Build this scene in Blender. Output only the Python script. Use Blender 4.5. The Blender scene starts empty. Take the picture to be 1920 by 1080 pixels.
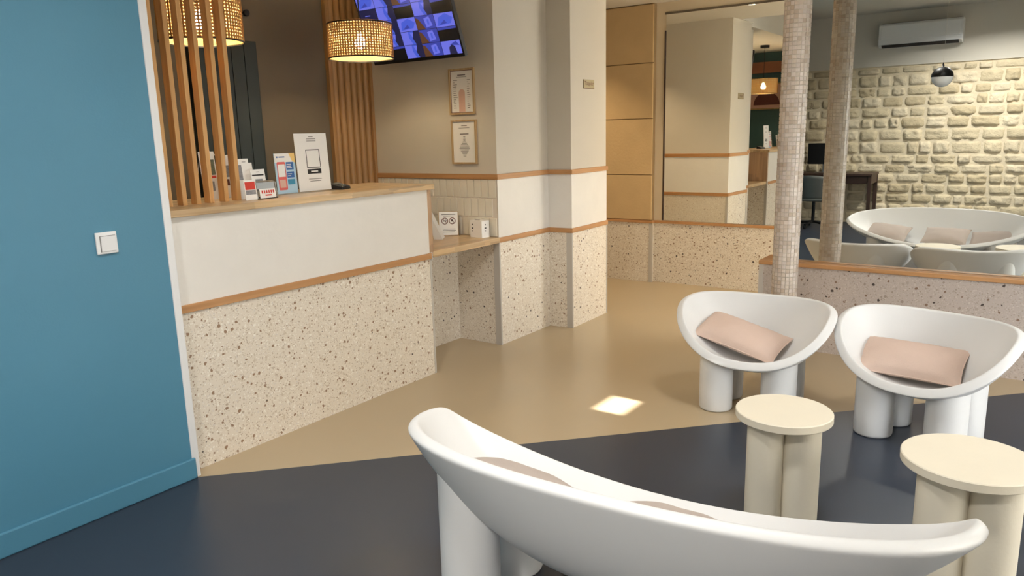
import bpy, bmesh, math, random
from mathutils import Vector, Matrix, noise
random.seed(7)
R = math.radians
SC = bpy.context.scene
COL = SC.collection

# ------------------------------------------------------------------ camera
cam = bpy.data.cameras.new('camera'); cam_o = bpy.data.objects.new('camera', cam); COL.objects.link(cam_o)
cam.sensor_width = 36.0; cam.lens = 1400.0 / 1920.0 * 36.0; cam.clip_start = 0.02; cam.clip_end = 200
RW = ((0.5791, -0.1784, 0.7955), (-0.8149, -0.0973, 0.5714), (-0.0245, -0.9791, -0.2018))
def _cam_matrix():
    right = Vector((RW[0][0], RW[1][0], RW[2][0])).normalized()
    fwd = Vector((RW[0][2], RW[1][2], RW[2][2])); fwd = (fwd - right * fwd.dot(right)).normalized()
    up = right.cross(fwd).normalized()
    m = Matrix((right, up, -fwd)).transposed().to_4x4()
    m.translation = (0, 0, 1.40)
    return m
cam_o.matrix_world = _cam_matrix()
SC.camera = cam_o

# ------------------------------------------------------------------ world, sun, exposure
SC.view_settings.view_transform = 'Standard'
SC.view_settings.look = 'None'
SC.view_settings.gamma = 1.0
SC.view_settings.use_curve_mapping = False
SC.view_settings.exposure = 0.28
w = bpy.data.worlds.new('World'); SC.world = w; w.use_nodes = True
bg = w.node_tree.nodes['Background']
bg.inputs['Color'].default_value = (0.93, 0.965, 1.0, 1); bg.inputs['Strength'].default_value = 12.5
SUN_EL = 33.0
sun = bpy.data.lights.new('sun', 'SUN'); sun.energy = 32.0; sun.angle = R(0.53); sun.color = (1.0, 0.965, 0.91)
sun_o = bpy.data.objects.new('sun', sun); COL.objects.link(sun_o)
sun_o.location = (1, -8, 8); sun_o.rotation_euler = (R(90 - SUN_EL), 0, 0)      # travels towards +Y and down

def portal(name, loc, rot, sx, sy):
    l = bpy.data.lights.new(name, 'AREA'); l.shape = 'RECTANGLE'; l.size = sx; l.size_y = sy
    l.cycles.is_portal = True
    o = bpy.data.objects.new(name, l); COL.objects.link(o); o.location = loc; o.rotation_euler = rot
portal('portal', (-0.45, -1.92, 1.05), (R(90), 0, 0), 0.5, 1.6)
portal('portal', (3.0, -1.92, 1.05), (R(90), 0, 0), 2.0, 1.6)

def spot(name, loc, energy, size=R(110), blend=0.6, color=(1.0, 0.78, 0.52), radius=0.05, to=None):
    l = bpy.data.lights.new(name, 'SPOT'); l.energy = energy; l.spot_size = size; l.spot_blend = blend
    l.color = color; l.shadow_soft_size = radius
    o = bpy.data.objects.new(name, l); COL.objects.link(o); o.location = loc
    if to:
        o.rotation_euler = (Vector(to) - Vector(loc)).to_track_quat('-Z', 'Y').to_euler()
    return o

# ------------------------------------------------------------------ materials
def srgb(r, g, b):
    def f(c):
        c /= 255.0
        return c / 12.92 if c <= 0.04045 else ((c + 0.055) / 1.055) ** 2.4
    return (f(r), f(g), f(b), 1.0)
MATS = {}
def mat(name, col, rough=0.6, metal=0.0, var=0.0, vscale=6.0, bump=0.0, bscale=60.0, emit=None, estr=0.0, spec=0.5, coat=0.0):
    m = bpy.data.materials.new(name); m.use_nodes = True
    nt = m.node_tree; b = nt.nodes['Principled BSDF']
    b.inputs['Base Color'].default_value = col; b.inputs['Roughness'].default_value = rough
    b.inputs['Metallic'].default_value = metal; b.inputs['Specular IOR Level'].default_value = spec
    if coat: b.inputs['Coat Weight'].default_value = coat; b.inputs['Coat Roughness'].default_value = 0.15
    tc = nt.nodes.new('ShaderNodeTexCoord')
    if var:
        n = nt.nodes.new('ShaderNodeTexNoise'); n.inputs['Scale'].default_value = vscale; n.inputs['Detail'].default_value = 4
        nt.links.new(tc.outputs['Object'], n.inputs['Vector'])
        mx = nt.nodes.new('ShaderNodeMix'); mx.data_type = 'RGBA'
        mx.inputs[6].default_value = tuple(c * (1 - var) for c in col[:3]) + (1,)
        mx.inputs[7].default_value = tuple(min(1, c * (1 + var)) for c in col[:3]) + (1,)
        nt.links.new(n.outputs['Fac'], mx.inputs[0]); nt.links.new(mx.outputs[2], b.inputs['Base Color'])
    if bump:
        n2 = nt.nodes.new('ShaderNodeTexNoise'); n2.inputs['Scale'].default_value = bscale; n2.inputs['Detail'].default_value = 5
        nt.links.new(tc.outputs['Object'], n2.inputs['Vector'])
        bp = nt.nodes.new('ShaderNodeBump'); bp.inputs['Strength'].default_value = bump; bp.inputs['Distance'].default_value = 0.01
        nt.links.new(n2.outputs['Fac'], bp.inputs['Height']); nt.links.new(bp.outputs['Normal'], b.inputs['Normal'])
    if emit:
        b.inputs['Emission Color'].default_value = emit; b.inputs['Emission Strength'].default_value = estr
    MATS[name] = m
    return m

def ramp(nt, stops, interp='LINEAR'):
    r = nt.nodes.new('ShaderNodeValToRGB'); r.color_ramp.interpolation = interp
    el = r.color_ramp.elements
    while len(el) < len(stops): el.new(0.5)
    for e, (p, c) in zip(el, stops): e.position = p; e.color = c
    return r

def terrazzo(name, base, chips, fine=150.0, big=34.0):
    """cement ground with small pale and tan chips, scattered larger dark chips"""
    m = bpy.data.materials.new(name); m.use_nodes = True; nt = m.node_tree; b = nt.nodes['Principled BSDF']
    b.inputs['Roughness'].default_value = 0.45
    tc = nt.nodes.new('ShaderNodeTexCoord')
    wob = nt.nodes.new('ShaderNodeTexNoise'); wob.inputs['Scale'].default_value = 55; nt.links.new(tc.outputs['Object'], wob.inputs['Vector'])
    add = nt.nodes.new('ShaderNodeVectorMath'); add.operation = 'MULTIPLY_ADD'
    add.inputs[1].default_value = (0.012, 0.012, 0.012)
    nt.links.new(wob.outputs['Color'], add.inputs[0]); nt.links.new(tc.outputs['Object'], add.inputs[2])
    def layer(scale, dmax, thr_lo, stops, prev):
        v = nt.nodes.new('ShaderNodeTexVoronoi'); v.inputs['Scale'].default_value = scale
        nt.links.new(add.outputs[0], v.inputs['Vector'])
        sep = nt.nodes.new('ShaderNodeSeparateColor'); nt.links.new(v.outputs['Color'], sep.inputs[0])
        lt = nt.nodes.new('ShaderNodeMath'); lt.operation = 'LESS_THAN'; lt.inputs[1].default_value = dmax
        dv = nt.nodes.new('ShaderNodeMath'); dv.operation = 'DIVIDE'
        sz = nt.nodes.new('ShaderNodeMapRange'); sz.inputs[3].default_value = 0.45; sz.inputs[4].default_value = 1.25
        nt.links.new(sep.outputs[2], sz.inputs[0]); nt.links.new(v.outputs['Distance'], dv.inputs[0]); nt.links.new(sz.outputs[0], dv.inputs[1])
        nt.links.new(dv.outputs[0], lt.inputs[0])
        gt = nt.nodes.new('ShaderNodeMath'); gt.operation = 'GREATER_THAN'; gt.inputs[1].default_value = thr_lo
        nt.links.new(sep.outputs[0], gt.inputs[0])
        mul = nt.nodes.new('ShaderNodeMath'); mul.operation = 'MULTIPLY'
        nt.links.new(lt.outputs[0], mul.inputs[0]); nt.links.new(gt.outputs[0], mul.inputs[1])
        r = ramp(nt, stops, 'CONSTANT'); nt.links.new(sep.outputs[1], r.inputs[0])
        mx = nt.nodes.new('ShaderNodeMix'); mx.data_type = 'RGBA'
        nt.links.new(mul.outputs[0], mx.inputs[0])
        if isinstance(prev, tuple): mx.inputs[6].default_value = prev
        else: nt.links.new(prev, mx.inputs[6])
        nt.links.new(r.outputs[0], mx.inputs[7])
        return mx.outputs[2]
    o = layer(fine, 0.45, 0.25, [(0.0, chips[0]), (0.4, chips[1]), (0.68, chips[2]), (0.88, chips[3])], base)
    o = layer(fine * 0.45, 0.40, 0.62, [(0.0, chips[0]), (0.35, chips[2]), (0.62, chips[1]), (0.9, chips[4])], o)
    o = layer(big, 0.24, 0.70, [(0.0, chips[5]), (0.20, chips[4]), (0.55, chips[2]), (0.80, chips[1])], o)
    o = layer(big * 1.9, 0.22, 0.86, [(0.0, chips[5]), (0.35, chips[4]), (0.6, chips[2])], o)
    nt.links.new(o, b.inputs['Base Color'])
    MATS[name] = m
    return m

def wood(name, c1, c2, axis=2, rough=0.45, scale=1.0):
    m = bpy.data.materials.new(name); m.use_nodes = True; nt = m.node_tree; b = nt.nodes['Principled BSDF']
    b.inputs['Roughness'].default_value = rough
    tc = nt.nodes.new('ShaderNodeTexCoord'); mp = nt.nodes.new('ShaderNodeMapping')
    s = [38 * scale] * 3; s[axis] = 1.6 * scale; mp.inputs['Scale'].default_value = s
    nt.links.new(tc.outputs['Object'], mp.inputs['Vector'])
    n = nt.nodes.new('ShaderNodeTexNoise'); n.inputs['Scale'].default_value = 1.0; n.inputs['Detail'].default_value = 6; n.inputs['Distortion'].default_value = 0.6
    nt.links.new(mp.outputs[0], n.inputs['Vector'])
    r = ramp(nt, [(0.3, c1), (0.7, c2)]); nt.links.new(n.outputs['Fac'], r.inputs[0]); nt.links.new(r.outputs[0], b.inputs['Base Color'])
    bp = nt.nodes.new('ShaderNodeBump'); bp.inputs['Strength'].default_value = 0.15; bp.inputs['Distance'].default_value = 0.002
    nt.links.new(n.outputs['Fac'], bp.inputs['Height']); nt.links.new(bp.outputs['Normal'], b.inputs['Normal'])
    MATS[name] = m
    return m

def butcher(name, c1, c2, axis=0):
    """glued staves of oak: blocks of slightly different brown along one axis"""
    m = wood(name, c1, c2, axis); nt = m.node_tree; b = nt.nodes['Principled BSDF']
    src = b.inputs['Base Color'].links[0].from_socket
    tc = nt.nodes.new('ShaderNodeTexCoord'); mp = nt.nodes.new('ShaderNodeMapping')
    s = [22.0] * 3; s[axis] = 3.4; mp.inputs['Scale'].default_value = s
    nt.links.new(tc.outputs['Object'], mp.inputs['Vector'])
    v = nt.nodes.new('ShaderNodeTexVoronoi'); v.distance = 'CHEBYCHEV'; v.inputs['Randomness'].default_value = 0.35; v.inputs['Scale'].default_value = 1.0
    nt.links.new(mp.outputs[0], v.inputs['Vector'])
    sep = nt.nodes.new('ShaderNodeSeparateColor'); nt.links.new(v.outputs['Color'], sep.inputs[0])
    r = ramp(nt, [(0, (0.78, 0.76, 0.74, 1)), (1, (1.12, 1.08, 1.0, 1))]); nt.links.new(sep.outputs[0], r.inputs[0])
    mx = nt.nodes.new('ShaderNodeMix'); mx.data_type = 'RGBA'; mx.blend_type = 'MULTIPLY'; mx.inputs[0].default_value = 1.0
    nt.links.new(src, mx.inputs[6]); nt.links.new(r.outputs[0], mx.inputs[7]); nt.links.new(mx.outputs[2], b.inputs['Base Color'])
    b.inputs['Roughness'].default_value = 0.32
    return m

mat('white_paint', srgb(206, 198, 184), 0.75, bump=0.04, bscale=90, var=0.02)
mat('ceiling_paint', srgb(220, 214, 202), 0.85, var=0.02)
mat('blue_paint', srgb(78, 134, 160), 0.5, var=0.05, vscale=2.5, bump=0.05, bscale=120)
mat('teal_paint', srgb(66, 100, 102), 0.6, var=0.05)
mat('taupe_paint', srgb(102, 91, 76), 0.7, var=0.04)
mat('terracotta', srgb(164, 112, 84), 0.7, var=0.05)
mat('dark_green', srgb(26, 37, 36), 0.55, var=0.12, vscale=14)
mat('glaze_white', srgb(230, 226, 219), 0.28, var=0.04, vscale=9, bump=0.25, bscale=16)
mat('glaze_cream', srgb(228, 221, 204), 0.25, var=0.06, vscale=5, bump=0.2, bscale=30)
mat('grout', srgb(222, 212, 198), 0.8)
mat('grey_strip', srgb(190, 184, 175), 0.55)
mat('limestone', srgb(200, 172, 128), 0.8, var=0.10, vscale=5, bump=0.2, bscale=45)
mat('limestone_joint', srgb(150, 126, 92), 0.9)
mat('plaster_cream', srgb(220, 205, 178), 0.7, var=0.03)
mat('white_plastic', srgb(228, 228, 228), 0.35)
mat('chair_plastic', srgb(223, 223, 222), 0.42, var=0.03, vscale=4, bump=0.03, bscale=160)
mat('table_paint', srgb(228, 220, 201), 0.55, var=0.04, vscale=7, bump=0.08, bscale=70)
mat('pink_fabric', srgb(212, 188, 174), 0.9, var=0.05, vscale=12, bump=0.25, bscale=260)
mat('grey_fabric', srgb(182, 169, 160), 0.9, var=0.05, vscale=12, bump=0.25, bscale=260)
mat('black_plastic', srgb(22, 22, 24), 0.4)
mat('black_metal', srgb(20, 19, 18), 0.45, metal=0.3)
mat('steel', srgb(170, 170, 168), 0.3, metal=0.9)
mat('mirror_silver', (0.87, 0.88, 0.84, 1), 0.0, metal=1.0)
mat('mortar', srgb(226, 212, 184), 0.95, var=0.08, vscale=10, bump=0.7, bscale=34)
mat('paper_white', srgb(238, 236, 232), 0.6)
mat('paper_pink', srgb(214, 176, 160), 0.6)
mat('paper_red', srgb(206, 60, 48), 0.6)
mat('paper_blue', srgb(58, 104, 168), 0.6)
mat('paper_cyan', srgb(60, 140, 176), 0.6)
mat('paper_lightblue', srgb(176, 208, 228), 0.6)
mat('paper_coral', srgb(222, 104, 100), 0.6)
mat('paper_yellow', srgb(240, 206, 130), 0.6)
mat('ink_grey', srgb(120, 116, 114), 0.7)
mat('ink_black', srgb(40, 38, 38), 0.7)
mat('ink_brown', srgb(104, 60, 54), 0.7)
mat('photo_green', srgb(110, 116, 92), 0.6, var=0.6, vscale=60)
mat('photo_grey', srgb(140, 140, 144), 0.6, var=0.5, vscale=70)
mat('plaque_metal', srgb(176, 162, 128), 0.35, metal=0.4)
mat('globe_glass', srgb(232, 236, 240), 0.25)
mat('desk_wood', srgb(62, 42, 32), 0.5, var=0.2, vscale=8)
mat('office_grey', srgb(92, 92, 86), 0.6)
mat('asphalt', srgb(120, 118, 112), 0.9)
mat('blocker_render', srgb(236, 230, 218), 0.85)
mat('bulb', (1, 0.8, 0.5, 1), 0.3, emit=(1.0, 0.80, 0.50, 1), estr=185.0)
wood('oak_rail', srgb(174, 126, 80), srgb(196, 148, 100), axis=0)
wood('oak_rail_y', srgb(174, 126, 80), srgb(196, 148, 100), axis=1)
wood('oak_slat', srgb(192, 142, 84), srgb(216, 168, 108), axis=2)
wood('oak_flute', srgb(152, 114, 72), srgb(166, 128, 84), axis=2)
wood('frame_wood', srgb(170, 140, 100), srgb(196, 168, 126), axis=2)
butcher('oak_top', srgb(186, 157, 118), srgb(216, 189, 150), axis=0)
butcher('oak_end', srgb(172, 138, 108), srgb(200, 168, 136), axis=2)
T_BASE = srgb(224, 214, 198)
T_CHIP = [srgb(238, 232, 220), srgb(206, 192, 172), srgb(186, 170, 150), srgb(214, 206, 196), srgb(150, 122, 98), srgb(84, 74, 66)]
terrazzo('terrazzo', T_BASE, T_CHIP)
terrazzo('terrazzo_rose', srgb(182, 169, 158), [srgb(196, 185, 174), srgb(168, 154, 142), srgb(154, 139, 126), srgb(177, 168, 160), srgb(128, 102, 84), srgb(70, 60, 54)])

def floor_mat(name, c, rough):
    m = mat(name, c, rough, var=0.035, vscale=0.9)
    return m
floor_mat('floor_beige', srgb(180, 161, 131), 0.27)
floor_mat('floor_dark', srgb(49, 56, 68), 0.34)

def attr_mat(name, rough, bump=0.0, emission=0.0):
    m = bpy.data.materials.new(name); m.use_nodes = True; nt = m.node_tree; b = nt.nodes['Principled BSDF']
    a = nt.nodes.new('ShaderNodeAttribute'); a.attribute_name = 'tint'
    nt.links.new(a.outputs['Color'], b.inputs['Base Color']); b.inputs['Roughness'].default_value = rough
    if emission:
        nt.links.new(a.outputs['Color'], b.inputs['Emission Color']); b.inputs['Emission Strength'].default_value = emission
        b.inputs['Base Color'].default_value = (0, 0, 0, 1); nt.links.remove(b.inputs['Base Color'].links[0])
    if bump:
        tc = nt.nodes.new('ShaderNodeTexCoord'); n2 = nt.nodes.new('ShaderNodeTexNoise'); n2.inputs['Scale'].default_value = 70; n2.inputs['Detail'].default_value = 3
        nt.links.new(tc.outputs['Object'], n2.inputs['Vector'])
        bp = nt.nodes.new('ShaderNodeBump'); bp.inputs['Strength'].default_value = bump; bp.inputs['Distance'].default_value = 0.01
        nt.links.new(n2.outputs['Fac'], bp.inputs['Height']); nt.links.new(bp.outputs['Normal'], b.inputs['Normal'])
    MATS[name] = m
attr_mat('mosaic', 0.32, 0.05)
attr_mat('screen', 0.6, emission=0.75)

def stone_mat(name, c):
    m = mat(name, c, 0.95, var=0.22, vscale=16, bump=0.9, bscale=42)
for i, c in enumerate([(220, 205, 174), (212, 197, 166), (226, 212, 184), (202, 186, 154), (216, 202, 174)]):
    stone_mat('stone_%d' % i, srgb(*c))

def thin_glass():
    m = bpy.data.materials.new('window_glass'); m.use_nodes = True; nt = m.node_tree
    out = nt.nodes['Material Output']; nt.nodes.remove(nt.nodes['Principled BSDF'])
    t = nt.nodes.new('ShaderNodeBsdfTransparent'); g = nt.nodes.new('ShaderNodeBsdfGlossy'); g.inputs['Roughness'].default_value = 0.02
    mx = nt.nodes.new('ShaderNodeMixShader'); mx.inputs[0].default_value = 0.06
    nt.links.new(t.outputs[0], mx.inputs[1]); nt.links.new(g.outputs[0], mx.inputs[2]); nt.links.new(mx.outputs[0], out.inputs[0])
    MATS['window_glass'] = m
    m = bpy.data.materials.new('acrylic'); m.use_nodes = True; nt = m.node_tree
    out = nt.nodes['Material Output']; nt.nodes.remove(nt.nodes['Principled BSDF'])
    t = nt.nodes.new('ShaderNodeBsdfTransparent'); t.inputs['Color'].default_value = (0.93, 0.95, 0.95, 1)
    g = nt.nodes.new('ShaderNodeBsdfGlossy'); g.inputs['Roughness'].default_value = 0.05
    mx = nt.nodes.new('ShaderNodeMixShader'); mx.inputs[0].default_value = 0.14
    nt.links.new(t.outputs[0], mx.inputs[1]); nt.links.new(g.outputs[0], mx.inputs[2]); nt.links.new(mx.outputs[0], out.inputs[0])
    MATS['acrylic'] = m
thin_glass()
def cane_mat():
    m = bpy.data.materials.new('cane'); m.use_nodes = True; nt = m.node_tree; out = nt.nodes['Material Output']
    b = nt.nodes['Principled BSDF']; b.inputs['Base Color'].default_value = srgb(168, 124, 70); b.inputs['Roughness'].default_value = 0.6
    t = nt.nodes.new('ShaderNodeBsdfTranslucent'); t.inputs['Color'].default_value = srgb(222, 168, 80)
    mx = nt.nodes.new('ShaderNodeMixShader'); mx.inputs[0].default_value = 0.22
    nt.links.new(b.outputs[0], mx.inputs[1]); nt.links.new(t.outputs[0], mx.inputs[2]); nt.links.new(mx.outputs[0], out.inputs[0])
    MATS['cane'] = m
cane_mat()
def lining_mat():
    m = bpy.data.materials.new('lamp_lining'); m.use_nodes = True; nt = m.node_tree; out = nt.nodes['Material Output']; nt.nodes.remove(nt.nodes['Principled BSDF'])
    t = nt.nodes.new('ShaderNodeBsdfTranslucent'); t.inputs['Color'].default_value = srgb(250, 232, 170)
    d = nt.nodes.new('ShaderNodeBsdfDiffuse'); d.inputs['Color'].default_value = srgb(244, 226, 166)
    p = nt.nodes.new('ShaderNodeBsdfTransparent')
    m1_ = nt.nodes.new('ShaderNodeMixShader'); m1_.inputs[0].default_value = 0.45
    m2_ = nt.nodes.new('ShaderNodeMixShader'); m2_.inputs[0].default_value = 0.45
    nt.links.new(t.outputs[0], m1_.inputs[1]); nt.links.new(d.outputs[0], m1_.inputs[2])
    nt.links.new(m1_.outputs[0], m2_.inputs[1]); nt.links.new(p.outputs[0], m2_.inputs[2]); nt.links.new(m2_.outputs[0], out.inputs[0])
    MATS['lamp_lining'] = m
lining_mat()

# ------------------------------------------------------------------ mesh helpers
class MB:
    def __init__(self): self.v = []; self.f = []; self.c = []
    def add(self, vs, fs, col=None):
        k = len(self.v); self.v += [tuple(p) for p in vs]; self.f += [tuple(i + k for i in f) for f in fs]
        self.c += [col] * len(fs); return self
    def box(self, x0, y0, z0, x1, y1, z1, col=None):
        return self.add([(x0, y0, z0), (x1, y0, z0), (x1, y1, z0), (x0, y1, z0), (x0, y0, z1), (x1, y0, z1), (x1, y1, z1), (x0, y1, z1)],
                 [(0, 3, 2, 1), (4, 5, 6, 7), (0, 1, 5, 4), (1, 2, 6, 5), (2, 3, 7, 6), (3, 0, 4, 7)], col)
    def face_box(self, p0, p1, n, t, z0, z1, col=None):
        """slab standing on plan line p0-p1, growing outwards along n by t"""
        nx, ny = n; l = math.hypot(nx, ny); nx, ny = nx / l * t, ny / l * t
        a, b = p0, p1; c, d = (b[0] + nx, b[1] + ny), (a[0] + nx, a[1] + ny)
        if (b[0] - a[0]) * (c[1] - b[1]) - (b[1] - a[1]) * (c[0] - b[0]) < 0: a, b, c, d = d, c, b, a
        vs = [(q[0], q[1], z) for z in (z0, z1) for q in (a, b, c, d)]
        return self.add(vs, [(0, 3, 2, 1), (4, 5, 6, 7), (0, 1, 5, 4), (1, 2, 6, 5), (2, 3, 7, 6), (3, 0, 4, 7)], col)
    def obox(self, c, ax, ay, az, hx, hy, hz, col=None):
        c, ax, ay, az = Vector(c), Vector(ax), Vector(ay), Vector(az)
        vs = [c + ax * sx * hx + ay * sy * hy + az * sz * hz for sz in (-1, 1) for sx, sy in ((-1, -1), (1, -1), (1, 1), (-1, 1))]
        return self.add(vs, [(0, 3, 2, 1), (4, 5, 6, 7), (0, 1, 5, 4), (1, 2, 6, 5), (2, 3, 7, 6), (3, 0, 4, 7)], col)
    def lathe(self, prof, n=32, cx=0, cy=0, cap=True):
        k = len(prof); vs = []; fs = []
        for i in range(n):
            a = 2 * math.pi * i / n
            vs += [(cx + r * math.cos(a), cy + r * math.sin(a), z) for r, z in prof]
        for i in range(n):
            j = (i + 1) % n
            for q in range(k - 1): fs.append((i * k + q, j * k + q, j * k + q + 1, i * k + q + 1))
        if cap:
            if prof[0][0] > 1e-6: fs.append(tuple(reversed([i * k for i in range(n)])))
            if prof[-1][0] > 1e-6: fs.append(tuple(i * k + k - 1 for i in range(n)))
        return self.add(vs, fs)
    def tube(self, pts, r, n=8):
        pts = [Vector(p) for p in pts]; vs = []; fs = []
        for i, p in enumerate(pts):
            d = (pts[min(i + 1, len(pts) - 1)] - pts[max(i - 1, 0)]).normalized()
            u = d.cross(Vector((0.13, 0.2, 0.97))).normalized(); w_ = d.cross(u)
            vs += [p + (u * math.cos(2 * math.pi * k / n) + w_ * math.sin(2 * math.pi * k / n)) * r for k in range(n)]
        for i in range(len(pts) - 1):
            for k in range(n):
                q = (k + 1) % n; fs.append((i * n + k, i * n + q, (i + 1) * n + q, (i + 1) * n + k))
        fs.append(tuple(reversed(range(n)))); fs.append(tuple(range((len(pts) - 1) * n, len(pts) * n)))
        return self.add(vs, fs)
    def mesh(self, name, origin=(0, 0, 0)):
        me = bpy.data.meshes.new(name)
        me.from_pydata([(x - origin[0], y - origin[1], z - origin[2]) for x, y, z in self.v], [], self.f)
        if any(c is not None for c in self.c):
            at = me.attributes.new('tint', 'FLOAT_COLOR', 'FACE')
            for i, c in enumerate(self.c): at.data[i].color = c or (0.5, 0.5, 0.5, 1)
        me.validate(); me.update()
        return me
    def build(self, name, material, parent=None, smooth=False, bevel=0.0, seg=2, label=None):
        org = (0, 0, 0)
        if parent is not None and parent.get('_world'): org = tuple(parent['_world'])
        o = bpy.data.objects.new(name, self.mesh(name, org)); COL.objects.link(o)
        o.data.materials.append(MATS[material])
        if parent is not None: o.parent = parent
        if smooth:
            for p in o.data.polygons: p.use_smooth = True
        if bevel:
            bv = o.modifiers.new('bevel', 'BEVEL'); bv.width = bevel; bv.segments = seg; bv.limit_method = 'ANGLE'; bv.angle_limit = R(40)
        if label: o['label'] = label
        return o

def smooth_by_angle(o, ang=35):
    me = o.data
    for p in me.polygons: p.use_smooth = True
    try: me.set_sharp_from_angle(angle=R(ang))
    except Exception: pass
    return o
def tag(o, label, cat, group=None):
    o['label'] = label; o['category'] = cat
    if group: o['group'] = group
    return o
def thing(name, label, cat, loc=(0, 0, 0), rotz=0.0, group=None, world=False):
    o = bpy.data.objects.new(name, None); COL.objects.link(o); o.location = loc; o.rotation_euler = (0, 0, rotz)
    o.empty_display_size = 0.1
    tag(o, label, cat, group)
    if world: o['_world'] = loc
    return o
def sub(o, parent):
    """sub-part of a part that itself sits unrotated in its thing"""
    return o
def struct(o): o['kind'] = 'structure'; return o
def wall_root(name): 
    o = bpy.data.objects.new(name, None); COL.objects.link(o); struct(o); return o
def dup(root, loc, rotz, label):
    r = root.copy(); COL.objects.link(r); r.location = loc; r.rotation_euler = (0, 0, rotz); r['label'] = label
    for ch in list(root.children):
        c = ch.copy(); COL.objects.link(c); c.parent = r
        for g in list(ch.children):
            d = g.copy(); COL.objects.link(d); d.parent = c
    return r

# ------------------------------------------------------------------ the shell
CEIL, LOW = 2.92, 2.50
YF = -1.70           # street front
XS = -2.16           # stone wall
XM = 4.87            # large mirror plane
XB = 6.440            # far wall
# floors: beige resin and blue-grey resin meet along one straight diagonal seam
def seam(x): return 2.834 - 0.9545 * (x - 1.615)
m = MB(); P = [(1.615, 2.834), (4.81, seam(4.81)), (4.81, YF), (6.6, YF), (6.6, 6.2), (1.0, 6.2), (1.0, 2.9), (1.60, 2.9)]
m.add([(x, y, 0) for x, y in P] + [(x, y, -0.1) for x, y in P], [tuple(range(8)), tuple(reversed(range(8, 16)))] + [(i, i + 8, (i + 1) % 8 + 8, (i + 1) % 8) for i in range(8)])
fl = m.build('floor', 'floor_beige'); struct(fl); fl['label'] = 'glossy beige resin floor'
m = MB(); P = [(-2.4, YF), (4.81, YF), (4.81, seam(4.81)), (1.615, 2.834), (1.60, 2.9), (1.0, 2.9), (1.0, 3.7), (-2.4, 3.7)]
m.add([(x, y, 0) for x, y in P] + [(x, y, -0.1) for x, y in P], [tuple(range(8)), tuple(reversed(range(8, 16)))] + [(i, i + 8, (i + 1) % 8 + 8, (i + 1) % 8) for i in range(8)])
fl = m.build('floor', 'floor_dark'); struct(fl); fl['label'] = 'dark blue-grey resin floor'
# ceilings
m = MB(); m.box(-2.4, YF - 0.2, CEIL, 5.06, 2.98, CEIL + 0.12); m.box(-2.4, 2.98, CEIL, 1.0, 3.8, CEIL + 0.12); struct(m.build('ceiling', 'ceiling_paint'))
m = MB(); m.box(1.0, 2.98, LOW, 6.6, 6.2, LOW + 0.12); m.box(5.06, YF, LOW, 6.6, 2.98, LOW + 0.12); m.box(4.60, 2.74, LOW, 5.06, 2.98, LOW + 0.12)
m.box(4.88, 1.40, LOW, 5.06, 2.74, LOW + 0.12)
struct(m.build('ceiling', 'ceiling_paint'))
m = MB(); m.box(1.60, 2.84, LOW, 4.60, 2.98, CEIL); m.box(4.88, 1.40, LOW + 0.12, 5.06, 2.98, CEIL); m.box(4.5, 2.73, LOW, 4.88, 2.84, CEIL)
struct(m.build('trim_soffit', 'ceiling_paint'))

# blue wall on the left
m = MB(); m.box(-1.0, 2.84, 0, 1.60, 2.99, CEIL); struct(m.build('wall_left', 'blue_paint'))
m = MB(); m.box(-1.0, 2.826, 0, 1.612, 2.84, 0.092); struct(m.build('baseboard_left', 'blue_paint', bevel=0.006))
m = MB(); m.box(1.60, 2.836, 0.0, 1.632, 2.905, CEIL); struct(m.build('trim_corner', 'white_plastic', bevel=0.003))
m = MB(); m.box(-2.3, 3.6, 0, 1.0, 3.75, CEIL); m.box(-1.0, 2.99, 0, -0.9, 3.6, CEIL); struct(m.build('wall_alcove', 'taupe_paint'))
# reception room behind the counter
m = MB(); m.box(1.05, 2.99, 0, 1.20, 4.2, LOW); struct(m.build('wall_reception_left', 'teal_paint'))
m = MB(); m.box(1.05, 4.05, 0, 4.0, 4.2, LOW); struct(m.build('wall_reception_back', 'taupe_paint'))
d2 = MB().box(2.53, 4.02, 0.0, 2.985, 4.05, 1.99).build('door_2', 'dark_green', bevel=0.004); struct(d2)
for k in range(5): MB().box(2.536 + k * 0.0885, 4.012, 0.02, 2.536 + k * 0.0885 + 0.084, 4.02, 1.985).build('door_board', 'dark_green', d2)
fp = wall_root('trim_fluted'); fp['label'] = 'fluted oak wall panelling beside the screen'
for k in range(6):
    x0 = 3.572 + k * 0.0575
    mm_ = MB(); vs = []; n = 10
    for z in (0.0, LOW):
        for i in range(n + 1):
            a = math.pi * i / n; vs.append((x0 + 0.0285 - 0.0268 * math.cos(a), 4.05 - 0.036 * math.sin(a) ** 0.8, z))
    mm_.add(vs, [(i, i + 1, n + 2 + i, n + 1 + i) for i in range(n)])
    mm_.build('flute', 'oak_flute', fp, smooth=True)
MB().box(3.545, 4.015, 0, 3.572, 4.05, LOW).build('edge_board', 'oak_flute', fp, bevel=0.002)
MB().box(3.905, 4.0, 0, 3.93, 4.05, LOW).build('edge_board', 'oak_flute', fp, bevel=0.002)

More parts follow.
